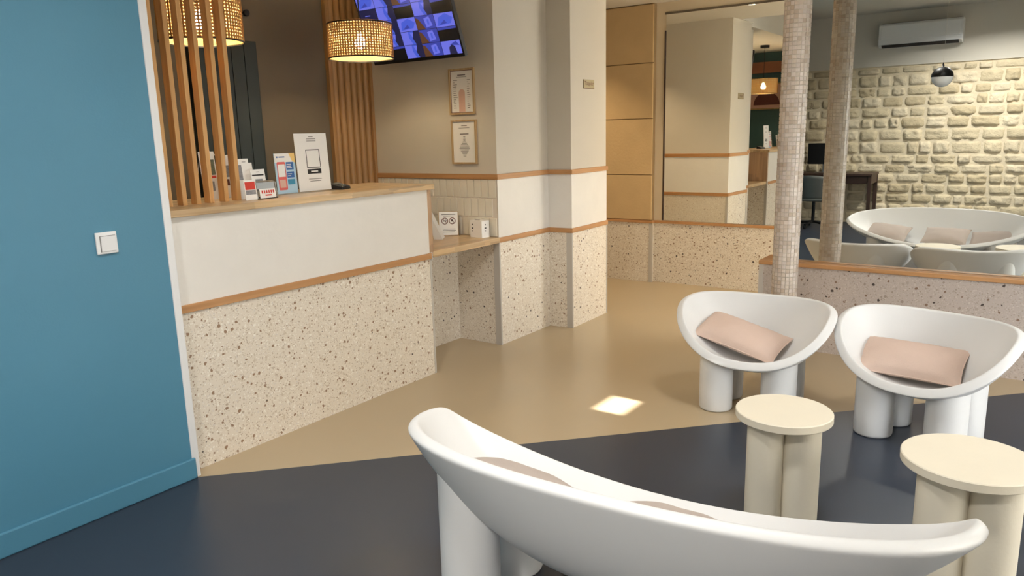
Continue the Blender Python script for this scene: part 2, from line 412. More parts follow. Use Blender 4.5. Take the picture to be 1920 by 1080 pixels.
# pier between reception and passage: painted plaster, oak rails, glazed band, terrazzo foot
pier = [(3.93, 4.20), (3.93, 2.92), (4.54, 2.92), (4.555, 2.735), (5.09, 2.75), (5.09, 6.0)]
m = MB(); n = len(pier); PP = pier + [(4.4, 6.0), (4.4, 4.2)]; n = len(PP)
m.add([(x, y, 0) for x, y in PP] + [(x, y, LOW) for x, y in PP], [tuple(reversed(range(n))), tuple(range(n, 2 * n))] + [(i, (i + 1) % n, (i + 1) % n + n, i + n) for i in range(n)])
bm = bmesh.new(); 
wr = m.build('wall_right', 'white_paint'); struct(wr)
bm.from_mesh(wr.data); bmesh.ops.recalc_face_normals(bm, faces=bm.faces); bm.to_mesh(wr.data); bm.free()
faces = [((3.93, 4.05), (3.93, 2.92), (-1, 0)), ((3.93, 2.92), (4.54, 2.92), (0, -1)), ((4.54, 2.92), (4.555, 2.735), (-1, 0)),
         ((4.555, 2.735), (5.09, 2.75), (0, -1)), ((5.09, 2.75), (5.09, 5.5), (1, 0))]
def ext(p, q, e0, e1):
    l = math.hypot(q[0] - p[0], q[1] - p[1]); ux, uy = (q[0] - p[0]) / l, (q[1] - p[1]) / l
    return (p[0] - ux * e0, p[1] - uy * e0), (q[0] + ux * e1, q[1] + uy * e1)
for i, (p, q, nn) in enumerate(faces):
    e0 = {1: 0.004, 3: 0.004}.get(i, 0); e1 = {0: 0.004, 2: 0.004, 3: 0.004}.get(i, 0)
    if i > 0:
        p2, q2 = ext(p, q, e0, e1)
        MB().face_box(p2, q2, nn, 0.005, 0, 0.700).build('terrazzo_panel', 'terrazzo', wr)
        p2, q2 = ext(p, q, 0.012 if i in (1, 3) else 0, 0.012 if i in (2, 3) else 0)
        MB().face_box(p2, q2, nn, 0.014, 0.700, 0.733).build('oak_rail', 'oak_rail' if i in (1, 3) else 'oak_rail_y', wr, bevel=0.002)
        p2, q2 = ext(p, q, e0, e1)
        MB().face_box(p2, q2, nn, 0.004, 0.733, 1.113).build('glazed_band', 'glaze_white', wr)
    else:
        MB().face_box((3.93, 3.28), (3.93, 2.92), nn, 0.005, 0, 0.700).build('terrazzo_panel', 'terrazzo', wr)
    p2, q2 = ext(p, q, 0.012 if i in (1, 3) else 0, 0.012 if i in (0, 2, 3) else 0)
    MB().face_box(p2, q2, nn, 0.014, 1.113, 1.147).build('oak_rail', 'oak_rail' if i in (1, 3) else 'oak_rail_y', wr, bevel=0.002)
# grey corner strips of the terrazzo
for (x, y, z1) in ((3.93, 2.92, 0.735), (4.555, 2.735, 0.70), (5.09, 2.75, 0.70)):
    MB().box(x - 0.009 if x < 5 else x - 0.003, y - 0.008, 0, x + 0.004 if x < 5 else x + 0.008, y + 0.018, z1).build('corner_strip', 'grey_strip', wr)
for (x, y) in ((3.93, 2.92), (4.555, 2.735)):
    MB().box(x - 0.0085, y - 0.004, 0, x - 0.001, y + 0.040, 0.70).build('corner_strip', 'grey_strip', wr)
# glazed tiles of the niche wall, hand-made and uneven
rt = random.Random(3); zrow = [0.74, 0.866, 0.992, 1.110]
MB().face_box((3.93, 4.0), (3.93, 2.925), (-1, 0), 0.002, 0.74, 1.113).build('grout_bed', 'grout', wr)
tiles = []
for k in range(6):
    mm_ = MB(); h = 0.121
    t = [0.006 + rt.uniform(-0.0022, 0.0022) for _ in range(4)]
    mm_.add([(0, 0, 0), (0, 0.056, 0), (0, 0.056, h), (0, 0, h), (-t[0], 0.002, 0.002), (-t[1], 0.054, 0.002), (-t[2], 0.054, h - 0.002), (-t[3], 0.002, h - 0.002)],
            [(4, 7, 6, 5), (0, 4, 5, 1), (1, 5, 6, 2), (2, 6, 7, 3), (3, 7, 4, 0)])
    me = mm_.mesh('tile'); me.materials.append(MATS['glaze_cream']); tiles.append(me)
for r_ in range(3):
    yy = 2.93 - (0.03 if r_ % 2 else 0.0)
    while yy < 3.98:
        if yy > 2.925:
            o = bpy.data.objects.new('tile', rt.choice(tiles)); COL.objects.link(o); o.parent = wr
            o.location = (3.929, yy, zrow[r_]); o.rotation_euler = (rt.uniform(-0.012, 0.012), 0, rt.uniform(-0.02, 0.02))
        yy += 0.060

# far wall with limestone pilaster
wb = MB().box(XB, 0.2, 0, XB + 0.15, 6.2, LOW).build('wall_back', 'plaster_cream'); struct(wb)
MB().box(XB - 0.045, 2.972, 0, XB, 4.6, LOW).build('pilaster_core', 'limestone_joint', wb)
zz = [0.582, 1.000, 1.508, 1.995, 2.494]
for k in range(4):
    for (y0, y1) in ((2.974, 3.62), (3.626, 4.4)):
        MB().box(XB - 0.060, y0, zz[k] + 0.003, XB - 0.04, y1, zz[k + 1] - 0.003).build('limestone_block', 'limestone', wb, bevel=0.003)
MB().box(XB - 0.062, 2.968, 0, XB, 4.6, 0.557).build('terrazzo_panel', 'terrazzo', wb)
MB().box(XB - 0.008, 0.3, 0, XB, 2.968, 0.557).build('terrazzo_panel', 'terrazzo', wb)
MB().box(XB - 0.067, 2.955, 0, XB - 0.045, 2.99, 0.557).build('corner_strip', 'grey_strip', wb)
MB().box(XB - 0.072, 2.955, 0.557, XB, 4.6, 0.58).build('oak_rail', 'oak_rail_y', wb, bevel=0.002)
MB().box(XB - 0.022, 0.3, 0.557, XB, 2.955, 0.58).build('oak_rail', 'oak_rail_y', wb, bevel=0.002)
m1 = thing('wall_mirror', 'tall mirror on the far wall reflecting the white pier', 'mirror', (XB, 2.2, 0.585), world=True)
MB().box(XB - 0.008, 0.4, 0.585, XB - 0.001, 2.875, 2.395).build('mirror_glass', 'mirror_silver', m1)
MB().box(XB - 0.016, 2.875, 0.585, XB - 0.001, 2.885, 2.26).build('edge_strip', 'desk_wood', m1, label='thin dark brown edge strip')
MB().box(XB - 0.014, 0.4, 2.395, XB - 0.001, 2.885, 2.412).build('top_strip', 'taupe_paint', m1)
MB().box(3.6, 6.0, 0, 6.6, 6.15, LOW).build('wall_passage', 'plaster_cream')
struct(bpy.data.objects['wall_passage'])

# low wall and large mirror behind the armchairs
wm = MB().box(XM + 0.012, YF, 0, 5.06, 1.40, CEIL).build('wall_mirror_side', 'white_paint'); struct(wm)
MB().box(4.822, YF, 0, XM + 0.012, 1.465, 0.535).build('low_wall', 'plaster_cream', wm)
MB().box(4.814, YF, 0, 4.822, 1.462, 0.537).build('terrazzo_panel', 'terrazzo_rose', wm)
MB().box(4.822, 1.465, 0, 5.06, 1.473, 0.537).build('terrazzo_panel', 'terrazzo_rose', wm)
MB().box(4.809, 1.448, 0, 4.83, 1.477, 0.537).build('corner_strip', 'grey_strip', wm)
MB().box(XM + 0.012, 1.40, 0, 5.06, 1.465, 0.537).build('low_wall', 'plaster_cream', wm)
MB().box(4.80, YF, 0.537, XM + 0.012, 1.478, 0.563).build('oak_rail', 'oak_rail_y', wm, bevel=0.003)
MB().box(XM + 0.012, 1.402, 0.537, 5.06, 1.478, 0.563).build('oak_rail', 'oak_rail', wm, bevel=0.003)
m2 = thing('wall_mirror', 'huge wall mirror behind the armchairs reflecting the stone wall', 'mirror', (XM, -0.1, 0.565), world=True)
MB().box(XM, -1.6, 0.565, XM + 0.008, 1.40, 2.80).build('mirror_glass', 'mirror_silver', m2)
# return between the mirror wall and far wall, hidden end of the passage
MB().box(5.06, YF, 0, 6.6, YF + 0.15, LOW).build('wall_passage_end', 'plaster_cream')
struct(bpy.data.objects['wall_passage_end'])

# mosaic column in front of the mirror
CX, CY, CR = 4.33, 1.18, 0.069
colr = thing('mosaic_column', 'round column clad in small beige mosaic tiles in front of mirror', 'column', (CX, CY, 0))
MB().lathe([(CR - 0.0015, 0.0), (CR - 0.0015, CEIL)], 36).build('shaft', 'grout', colr, smooth=True)
mo = MB(); rc = random.Random(11); NT = 20; rows = 128; hh = CEIL / rows
pal = [srgb(*c) for c in ((212, 198, 184), (206, 192, 176), (202, 186, 170), (216, 204, 192), (192, 174, 156), (210, 197, 186), (205, 191, 179))]
for j in range(rows):
    z0 = j * hh + 0.0011; z1 = (j + 1) * hh - 0.0011
    for i in range(NT):
        a0 = 2 * math.pi * (i + 0.045) / NT; a1 = 2 * math.pi * (i + 0.955) / NT; am = (a0 + a1) / 2
        c = rc.choice(pal); k = rc.uniform(0.96, 1.04); c = (min(1, c[0] * k), min(1, c[1] * k), min(1, c[2] * k), 1)
        ro = CR + 0.0012 + rc.uniform(-0.0005, 0.0006)
        vs = []
        for r_, dz in ((CR - 0.001, 0), (ro, 0.0006)):
            for z in (z0 + dz, z1 - dz):
                for a in (a0, am, a1): vs.append((r_ * math.cos(a), r_ * math.sin(a), z))
        mo.add(vs, [(6, 7, 10, 9), (7, 8, 11, 10), (0, 1, 7, 6), (1, 2, 8, 7), (3, 9, 10, 4), (4, 10, 11, 5), (0, 6, 9, 3), (2, 5, 11, 8)], c)
mt = mo.build('mosaic_tiles', 'mosaic', colr); mt['kind'] = 'stuff'

# stone wall behind the camera (seen in the big mirror)
ws = MB().box(XS - 0.25, YF, 0, XS, 3.75, CEIL).build('wall_behind', 'mortar'); struct(ws)
MB().box(XS - 0.01, YF, 2.20, XS + 0.02, 3.6, CEIL).build('plaster_band', 'ceiling_paint', ws)
rs = random.Random(21); z = 0.02; row = 0; nst = 0
def stone(y0, y1, z0, z1, idx):
    nx, ny = 10, 7; vs = []; fs = []
    cy, cz, hy, hz = (y0 + y1) / 2, (z0 + z1) / 2, (y1 - y0) / 2, (z1 - z0) / 2
    p = rs.uniform(0.016, 0.036); sk = rs.uniform(-0.10, 0.10); rough = rs.choice((0.005, 0.014, 0.022))
    ex = rs.uniform(4.5, 11.0)
    for j in range(ny + 1):
        for i in range(nx + 1):
            u = -1 + 2 * i / nx; v = -1 + 2 * j / ny
            g = (abs(u) ** ex + abs(v) ** ex) ** (1 / ex) if (u or v) else 1
            s = max(abs(u), abs(v)) / g if g > 1e-6 else 1
            uu, vv = u * s, v * s
            edge = max(abs(u), abs(v))
            nz = noise.noise(Vector((uu * hy * 22 + idx * 3.1, vv * hz * 22, idx * 1.7))) + 0.6 * noise.noise(Vector((uu * hy * 50, vv * hz * 50, idx * 2.3)))
            wob = 0.07 * noise.noise(Vector((uu * 1.3 + idx, vv * 1.3, 5.0)))
            d = p * (1 - edge ** 6) + (rough * nz if edge < 0.99 else 0)
            if edge > 0.99: d = -0.006
            vs.append((XS + d, cy + hy * (uu * (1 + wob) + sk * vv * 0.3), cz + hz * vv * (1 + wob)))
    for j in range(ny):
        for i in range(nx):
            a = j * (nx + 1) + i; fs.append((a, a + 1, a + nx + 2, a + nx + 1))
    mm_ = MB().add(vs, fs)
    o = mm_.build('stone', 'stone_%d' % rs.randrange(5), ws, smooth=True)
while z < 2.17:
    h = rs.uniform(0.13, 0.185)
    if z + h > 2.185: h = 2.185 - z
    if h < 0.06: break
    y = YF + 0.02 + rs.uniform(-0.15, 0.0)
    while y < 3.6:
        wd = rs.choice((rs.uniform(0.13, 0.22), rs.uniform(0.2, 0.34), rs.uniform(0.26, 0.40)))
        if y + wd > YF and y > -0.75:
            g = rs.uniform(0.006, 0.012)
            stone(y + g, y + wd - g, z + g * 0.8 + rs.uniform(-0.004, 0.004), z + h - g * 0.8 + rs.uniform(-0.004, 0.004), nst); nst += 1
        y += wd
    z += h

# street front with windows (behind the photographer's right shoulder)
wf = MB(); 
def front(x0, x1, z0, z1): wf.box(x0, YF - 0.2, z0, x1, YF, z1)
SLX0, SLX1, SLZ0, SLZ1 = 3.20, 3.425, 2.170, 2.401
WA0, WA1, WB0, WB1, WTOP = -0.70, -0.20, 2.00, 4.00, 1.85
front(-2.4, WA0, 0, CEIL); front(WA1, WB0, 0, CEIL); front(WB1, 5.06, 0, CEIL)
front(WA0, WA1, 0, 0.25); front(WA0, WA1, WTOP, CEIL)
front(WB0, WB1, 0, 0.25); front(WB0, SLX0, WTOP, CEIL); front(SLX1, WB1, WTOP, CEIL)
front(SLX0, SLX1, WTOP, SLZ0); front(SLX0, SLX1, SLZ1, CEIL)
struct(wf.build('wall_front', 'white_paint'))
for k, (x0, x1, z1) in enumerate(((WA0, WA1, WTOP), (WB0, WB1, WTOP))):
    wn = wall_root('window_%d' % (k + 1))
    for xx in (x0, (x0 + x1) / 2 - 0.025, x1 - 0.05): MB().box(xx, YF - 0.13, 0.25, xx + 0.05, YF - 0.07, z1).build('window_frame', 'black_metal', wn)
    for z0 in (0.25, z1 - 0.05): MB().box(x0 + 0.05, YF - 0.125, z0, x1 - 0.05, YF - 0.075, z0 + 0.05).build('window_frame', 'black_metal', wn)
    for a, b_ in ((x0 + 0.05, (x0 + x1) / 2 - 0.025), ((x0 + x1) / 2 + 0.025, x1 - 0.05)):
        MB().box(a, YF - 0.104, 0.30, b_, YF - 0.096, z1 - 0.05).build('pane', 'window_glass', wn)
wn = wall_root('window_3'); MB().box(SLX0, YF - 0.104, SLZ0, SLX1, YF - 0.096, SLZ1).build('pane', 'window_glass', wn)  # unseen opening added only to throw the sun patch on the floor
MB().box(-70, -80, -0.2, 70, YF - 0.2, -0.12).build('pavement', 'asphalt'); struct(bpy.data.objects['pavement'])
BH = 2.19 + 3.9 * math.tan(R(SUN_EL))  # top set so the slot stays sunlit and the wide window is shaded
hb = MB().box(1.38, -8.0, -0.12, 11.5, YF - 4.1, BH).build('sun_blocker', 'blocker_render'); struct(hb)  # unseen block added to keep direct sun out of the wide window

# ------------------------------------------------------------------ reception counter
X0, X1, YC = 1.634, 3.236, 2.90
ct = thing('reception_counter', 'white reception counter with terrazzo foot and oak top', 'counter', (2.43, 3.1, 0), world=True)
MB().box(X0, YC + 0.006, 0, X1 - 0.006, 3.36, 1.10).build('body', 'white_paint', ct)
MB().box(X0, YC, 0, X1 - 0.012, YC + 0.006, 0.698).build('terrazzo_panel', 'terrazzo', ct)
MB().box(X0, YC - 0.010, 0.698, X1 - 0.004, YC + 0.006, 0.732).build('oak_rail', 'oak_rail', ct, bevel=0.002)
MB().box(X0, YC - 0.001, 0.732, X1 - 0.014, YC + 0.006, 1.10).build('front_panel', 'glaze_white', ct)
MB().box(X1 - 0.014, YC - 0.002, 0, X1, YC + 0.03, 0.698).build('corner_strip', 'grey_strip', ct)
MB().box(X1 - 0.004, YC - 0.008, 0.690, X1 + 0.002, YC + 0.004, 0.734).build('rail_end_cap', 'white_plastic', ct)
MB().box(X1 - 0.014, YC + 0.0, 0.732, X1 + 0.022, 3.36, 1.10).build('end_panel', 'oak_end', ct, bevel=0.002)
MB().box(X1 - 0.006, YC + 0.03, 0, X1, 3.36, 0.69).build('terrazzo_panel', 'terrazzo', ct)
MB().box(X0 - 0.0, YC - 0.022, 1.10, X1 + 0.03, 3.40, 1.130).build('countertop', 'oak_top', ct, bevel=0.003)

# shelf in the niche
sh = thing('niche_shelf', 'oak shelf spanning the niche beside the reception counter', 'shelf', (3.58, 3.1, 0), world=True)
MB().box(X1 + 0.022, 2.905, 0.700, 3.922, 3.36, 0.737).build('shelf_board', 'oak_top', sh, bevel=0.002)
MB().box(X1 + 0.0, 3.275, 0, 3.924, 3.285, 0.70).build('terrazzo_back', 'terrazzo', sh)

# oak slat screen standing on the counter
sl = thing('slat_screen', 'screen of upright oak slats standing on the counter', 'slat screen', (1.93, 3.078, 1.13), world=True)
for k in range(6):
    x = (1.752, 1.820, 1.886, 1.951, 2.026, 2.091)[k]
    MB().box(x, 3.055, 1.130, x + 0.021, 3.101, LOW - 0.03).build('slat', 'oak_slat', sl, bevel=0.0015)
MB().box(1.64, 3.053, LOW - 0.03, 2.12, 3.103, LOW - 0.002).build('head_rail', 'oak_rail', sl)

# ------------------------------------------------------------------ bowl seats
class Bowl:
    def __init__(s, a, bb, bf, nb, nf, z, u1, zb, vc, gp=2.4):
        s.a, s.bb, s.bf, s.nb, s.nf, s.z, s.u1, s.zb, s.vc, s.gp = a, bb, bf, nb, nf, z, u1, zb, vc, gp
        s.tab = []
        for i in range(720):
            u, v, zz_ = s.rim(2 * math.pi * i / 720)
            s.tab.append((math.atan2(v - vc, u) % (2 * math.pi), math.hypot(u, v - vc), zz_))
        s.tab.sort()
    def rim(s, t):
        c, q = math.cos(t), math.sin(t); e = 2 / (s.nf if c > 0 else s.nb)
        v = math.copysign(abs(c) ** e, c); u = math.copysign(abs(q) ** e, q)
        zz_ = s.z[0] + s.z[1] * v + s.z[2] * v * v + s.z[3] * v ** 3
        return s.a * u * (1 + s.u1 * v), (s.bf if v > 0 else s.bb) * v, zz_
    def height(s, u, v):
        a = math.atan2(v - s.vc, u) % (2 * math.pi); d = math.hypot(u, v - s.vc)
        k = min(range(0, 720, 1), key=lambda i: abs(s.tab[i][0] - a)); r, zr = s.tab[k][1], s.tab[k][2]
        rr = min(1.0, d / r)
        return s.zb + (zr - s.zb) * rr ** s.gp
    def shell(s, name, parent, material, n=72, thick=0.034):
        rr = [1.0, 0.985, 0.95, 0.89, 0.80, 0.68, 0.53, 0.36, 0.18]; vs = []; fs = []
        # equal spacing along the rim
        pts = [s.rim(2 * math.pi * i / 1440) for i in range(1440)]
        L = [0.0]
        for i in range(1440):
            p, q = pts[i], pts[(i + 1) % 1440]; L.append(L[-1] + math.dist(p, q))
        rim = []; j = 0
        for k in range(n):
            t = L[-1] * k / n
            while L[j + 1] < t: j += 1
            f = (t - L[j]) / max(1e-9, L[j + 1] - L[j]); p, q = pts[j], pts[(j + 1) % 1440]
            rim.append([p[c] + (q[c] - p[c]) * f for c in range(3)])
        for r in rr:
            for (u, v, zz_) in rim: vs.append((u * r, -(s.vc + (v - s.vc) * r), s.zb + (zz_ - s.zb) * r ** s.gp))
        vs.append((0, -s.vc, s.zb)); c = len(vs) - 1
        for i in range(len(rr) - 1):
            for k in range(n):
                q = (k + 1) % n; fs.append((i * n + k, i * n + q, (i + 1) * n + q, (i + 1) * n + k))
        b0 = (len(rr) - 1) * n
        for k in range(n): fs.append((b0 + k, b0 + (k + 1) % n, c))
        o = MB().add(vs, fs).build(name, material, parent, smooth=True)
        bm = bmesh.new(); bm.from_mesh(o.data); bmesh.ops.recalc_face_normals(bm, faces=bm.faces)
        if sum(f.normal.z for f in bm.faces) > 0: bmesh.ops.reverse_faces(bm, faces=bm.faces)
        bm.to_mesh(o.data); bm.free()
        sd = o.modifiers.new('shell', 'SOLIDIFY'); sd.thickness = thick; sd.offset = 0.0; sd.use_quality_normals = True
        ss = o.modifiers.new('smooth', 'SUBSURF'); ss.levels = 1; ss.render_levels = 2
        return o
    def leg(s, parent, u, v, r, material):
        n = 32; vs = []; fs = []; prof = [(r - 0.012, 0.0), (r - 0.004, 0.003), (r, 0.012), (r, 0.1)]
        for i in range(n):
            a = 2 * math.pi * i / n
            for q, z_ in prof: vs.append((u + q * math.cos(a), -v + q * math.sin(a), z_))
            hh_ = s.height(u + r * math.cos(a), v - r * math.sin(a))
            vs.append((u + r * math.cos(a), -v + r * math.sin(a), max(hh_, s.zb) - 0.002))
        k = 5
        for i in range(n):
            j = (i + 1) % n
            for q in range(k - 1): fs.append((i * k + q, j * k + q, j * k + q + 1, i * k + q + 1))
        fs.append(tuple(reversed([i * k for i in range(n)])))
        vs.append((u, -v, s.height(u, v) - 0.004)); c = len(vs) - 1
        for i in range(n): fs.append((i * k + 4, ((i + 1) % n) * k + 4, c))
        return smooth_by_angle(MB().add(vs, fs).build('leg', material, parent), 50)

CB = Bowl(0.373, 0.241, 0.188, 1.95, 2.44, (0.512, -0.125, -0.0975, -0.0115), -0.05, 0.232, -0.05, 2.6)
ch = thing('armchair', 'pale grey moulded bowl armchair left of the pair, rosy cushion lying askew', 'armchair', (3.63, 1.134, 0), 3.21 + math.pi / 2, 'bowl armchairs in front of the mirror')
CB.shell('seat_shell', ch, 'chair_plastic', thick=0.042)
for u, v in ((-0.153, 0.070), (0.153, 0.070), (-0.153, -0.132), (0.153, -0.132)): CB.leg(ch, u, v, 0.083, 'chair_plastic')
ch2 = dup(ch, (3.644, 0.388, 0), 2.88 + math.pi / 2, 'pale grey moulded bowl armchair at right, behind the larger side table')

SB = Bowl(0.778, 0.482, 0.140, 2.29, 2.01, (0.502, -0.1184, -0.0585, -0.031), -0.01, 0.225, -0.17, 3.0)
so = thing('sofa', 'long pale grey moulded bowl sofa seen from behind in the foreground', 'sofa', (1.8465, 0.8184, 0), 0.0673 + math.pi / 2)
SB.shell('seat_shell', so, 'chair_plastic', n=96, thick=0.038)
for u, v in ((0.495, 0.0), (0.485, -0.270), (-0.495, 0.02), (-0.485, -0.260)): SB.leg(so, u, v, 0.088, 'chair_plastic')

# ------------------------------------------------------------------ cushions
def cushion(name, label, c, ax, ay, lx, ly, th, material, group=None, seed=0):
    """ax: long axis, ay: short axis (world); lies with its thickness along ax x ay"""
    ax = Vector(ax).normalized(); ay = Vector(ay); ay = (ay - ax * ay.dot(ax)).normalized(); az = ax.cross(ay)
    if az.z < 0: ay = -ay; az = -az
    root = thing(name, label, 'cushion', c, 0, group)
    root.rotation_euler = Matrix((ax, ay, az)).transposed().to_euler()
    nx, ny = 28, 18; vs = []; fs = []
    def h(u, v, side):
        e = max(0.0, (1 - abs(u) ** 2.6)) ** 0.55 * max(0.0, (1 - abs(v) ** 2.6)) ** 0.55
        wr_ = noise.noise(Vector((u * 2.2 + seed * 7, v * 2.0, side * 3 + seed))) * 0.10
        pl = noise.noise(Vector((u * 9 + seed, v * 1.2, seed * 2.0))) * 0.10 * abs(v) ** 2
        return side * th / 2 * e * (1 + wr_ + pl)
    for side in (1, -1):
        for j in range(ny + 1):
            for i in range(nx + 1):
                u = -1 + 2 * i / nx; v = -1 + 2 * j / ny
                x = lx / 2 * u * (1 - 0.05 * (1 - v * v)); y = ly / 2 * v * (1 - 0.07 * (1 - u * u))
                vs.append((x, y, h(u, v, side)))
    N = (nx + 1) * (ny + 1)
    for j in range(ny):
        for i in range(nx):
            a = j * (nx + 1) + i; fs.append((a, a + 1, a + nx + 2, a + nx + 1)); b = a + N; fs.append((b, b + nx + 1, b + nx + 2, b + 1))
    MB().add(vs, fs).build('cover', material, root, smooth=True)
    per = []
    for k in range(80):
        t = k / 80 * 4; q = int(t); f = (t - q) * 2 - 1
        u, v = [(f, -1), (1, f), (-f, 1), (-1, -f)][q]
        per.append((lx / 2 * u * (1 - 0.05 * (1 - v * v)), ly / 2 * v * (1 - 0.07 * (1 - u * u)), 0))
    MB().tube(per + [per[0]], 0.0032, 6).build('piping', material, root, smooth=True)
    return root
cushion('cushion', 'dusty pink oblong cushion lying askew in the left armchair', (3.650, 1.195, 0.368), (-0.04, -0.43, -0.095), (0.22, -0.02, 0.085), 0.435, 0.235, 0.095, 'pink_fabric', 'armchair cushions', 1)
cushion('cushion', 'dusty pink oblong cushion lying straight in the right armchair', (3.685, 0.428, 0.352), (-0.03, -0.415, -0.008), (0.17, 0.01, 0.10), 0.43, 0.225, 0.105, 'pink_fabric', 'armchair cushions', 2)
for k, (x, y, zc, lab) in enumerate(((1.690, 1.235, 0.372, 'greyish cushion at the counter end of the sofa'), (1.715, 0.735, 0.362, 'greyish cushion in the middle of the sofa'), (1.735, 0.352, 0.350, 'greyish cushion at the window end of the sofa'))):
    cushion('cushion', lab, (x, y, zc), (0.0672, -1, (-0.09, 0.0, 0.07)[k]), (-0.32, 0.0, 0.115), 0.37, 0.31, 0.10, 'grey_fabric', 'sofa cushions', 4 + k)

# ------------------------------------------------------------------ side tables
def side_table(label, cx, cy, D, top, legr, rot):
    t = thing('side_table', label, 'side table', (cx, cy, 0), rot, 'side tables between sofa and armchairs')
    r = D / 2
    smooth_by_angle(MB().lathe([(0, top - 0.030), (r - 0.003, top - 0.030), (r, top - 0.027), (r, top - 0.003), (r - 0.003, top), (0, top)], 64, cap=False).build('table_top', 'table_paint', t), 40)
    for k in range(3):
        a = 2 * math.pi * k / 3; d = legr * 1.12
        smooth_by_angle(MB().lathe([(legr - 0.002, 0), (legr, 0.002), (legr, top - 0.0305)], 40, d * math.cos(a), d * math.sin(a)).build('leg', 'table_paint', t), 40)
    return t
# two legs towards the camera, one behind
side_table('smaller cream round side table nearer the reception, three fat cylinder legs', 2.645, 0.700, 0.336, 0.398, 0.0645, math.atan2(0.700, 2.645) + 0.12)
side_table('larger cream round side table at the right edge of the picture', 2.525, 0.112, 0.378, 0.402, 0.072, math.atan2(0.112, 2.525) + 0.16)

# ------------------------------------------------------------------ pendant lamps with cane drums
def cane_pendant(label, x, y, zb, zt):
    t = thing('pendant_lamp', label, 'pendant lamp', (x, y, 0), 0, 'cane pendant lamps over the reception')
    r = 0.189; N = 72; rows = 17; H = zt - zb; rows = 13; hh_ = H / rows
    cm = MB()
    for j in range(rows + 1):
        z = zb + j * hh_; b = hh_ * (0.27 if 0 < j < rows else 0.32)
        vs = [(r * math.cos(2 * math.pi * i / N), r * math.sin(2 * math.pi * i / N), zz_) for zz_ in (z - b, z + b) for i in range(N)]
        cm.add(vs, [(i, (i + 1) % N, N + (i + 1) % N, N + i) for i in range(N)])
    for i in range(N):
        a0 = 2 * math.pi * (i - 0.27) / N; a1 = 2 * math.pi * (i + 0.27) / N; q = r + 0.0012
        cm.add([(q * math.cos(a), q * math.sin(a), z) for z in (zb, zt) for a in (a0, a1)], [(0, 1, 3, 2)])
    sh_ = cm.build('lamp_shade', 'cane', t); sd = sh_.modifiers.new('thick', 'SOLIDIFY'); sd.thickness = 0.0016; sd.offset = 0
    MB().lathe([(r - 0.007, zb), (r - 0.007, zt - 0.004)], 64, cap=False).build('lining', 'lamp_lining', t, smooth=True)
    for z in (zb - 0.003, zt - 0.001):
        MB().lathe([(r - 0.003, z - 0.003), (r + 0.0035, z - 0.003), (r + 0.0035, z + 0.003), (r - 0.003, z + 0.003), (r - 0.003, z - 0.003)], 64, cap=False).build('rim_ring', 'black_metal', t, smooth=False)
    for k in range(3):
        a = 2 * math.pi * k / 3 + 0.4
        MB().tube([(0, 0, zt - 0.02), (r * math.cos(a), r * math.sin(a), zt - 0.004)], 0.0022, 6).build('spoke', 'black_metal', t)
    zc = zb + 0.085
    MB().lathe([(0.0, zc - 0.034), (0.014, zc - 0.031), (0.027, zc - 0.021), (0.034, zc - 0.004), (0.033, zc + 0.010), (0.026, zc + 0.023), (0.017, zc + 0.034), (0.013, zc + 0.055)], 24, cap=False).build('light_bulb', 'bulb', t, smooth=True)
    MB().lathe([(0.0, zc + 0.055), (0.018, zc + 0.055), (0.020, zt - 0.012), (0.006, zt + 0.004), (0.0, zt + 0.004)], 20, cap=False).build('lamp_holder', 'black_plastic', t, smooth=True)
    MB().lathe([(0.0035, zt), (0.0035, LOW - 0.03)], 8).build('cord', 'black_plastic', t)
    MB().lathe([(0.0, LOW - 0.032), (0.058, LOW - 0.032), (0.060, LOW - 0.028), (0.060, LOW), (0, LOW)], 32, cap=False).build('ceiling_rose', 'black_metal', t)
cane_pendant('cane drum pendant lamp hanging behind the oak slats', 2.171, 3.329, 1.865, 2.058)
cane_pendant('cane drum pendant lamp hanging in front of the screen', 3.249, 3.391, 1.862, 2.052)

# ------------------------------------------------------------------ tilted surveillance screen
tvt = R(21); TU = Vector((-math.sin(tvt), 0, math.cos(tvt))); TN = Vector((-math.cos(tvt), 0, -math.sin(tvt))); TL = Vector((0, 1, 0))
TW, TH = 0.787, 0.455; B0 = Vector((3.75, 3.398, 1.8765)); TC = B0 + TU * TH / 2
tv = thing('wall_screen', 'tilted wall screen showing a grid of camera views', 'screen', (3.92, 3.398, 1.95), world=True)
MB().obox(TC - TN * 0.016, TL, TU, TN, TW / 2, TH / 2, 0.016).build('casing', 'black_plastic', tv, bevel=0.003)
MB().obox(TC - TN * 0.045, TL, TU, TN, 0.22, 0.14, 0.016).build('back_box', 'black_plastic', tv)
MB().tube([TC - TN * 0.05, (3.925, 3.398, TC.z - 0.02)], 0.018, 10).build('bracket_arm', 'black_metal', tv)
MB().box(3.918, 3.33, TC.z - 0.10, 3.93, 3.466, TC.z + 0.06).build('bracket_plate', 'black_metal', tv)
sc = MB(); rv = random.Random(5)
IW, IH = TW - 0.022, TH - 0.034
def spt(s, t, d):   # s: 0 left .. 1 right as seen from the room, t: 0 bottom .. 1 top
    return TC + TL * (0.5 - s) * IW + TU * ((t - 0.5) * IH + 0.004) + TN * (0.0004 + d)
def poly(pts, col, d): sc.add([spt(s, t, d) for s, t in pts], [tuple(range(len(pts)))], col)
LIL, BLU, MID, DRK, BLK, BRN = srgb(112, 118, 232), srgb(74, 96, 216), srgb(60, 70, 170), srgb(34, 34, 70), srgb(10, 10, 14), srgb(96, 62, 40)
NCs, NRs = 5, 5
poly([(0, 0), (1, 0), (1, 1), (0, 1)], BLK, 0)
kinds = ['cdckr', 'bcckd', 'xcbkb', 'xcdcd', 'bckcx']
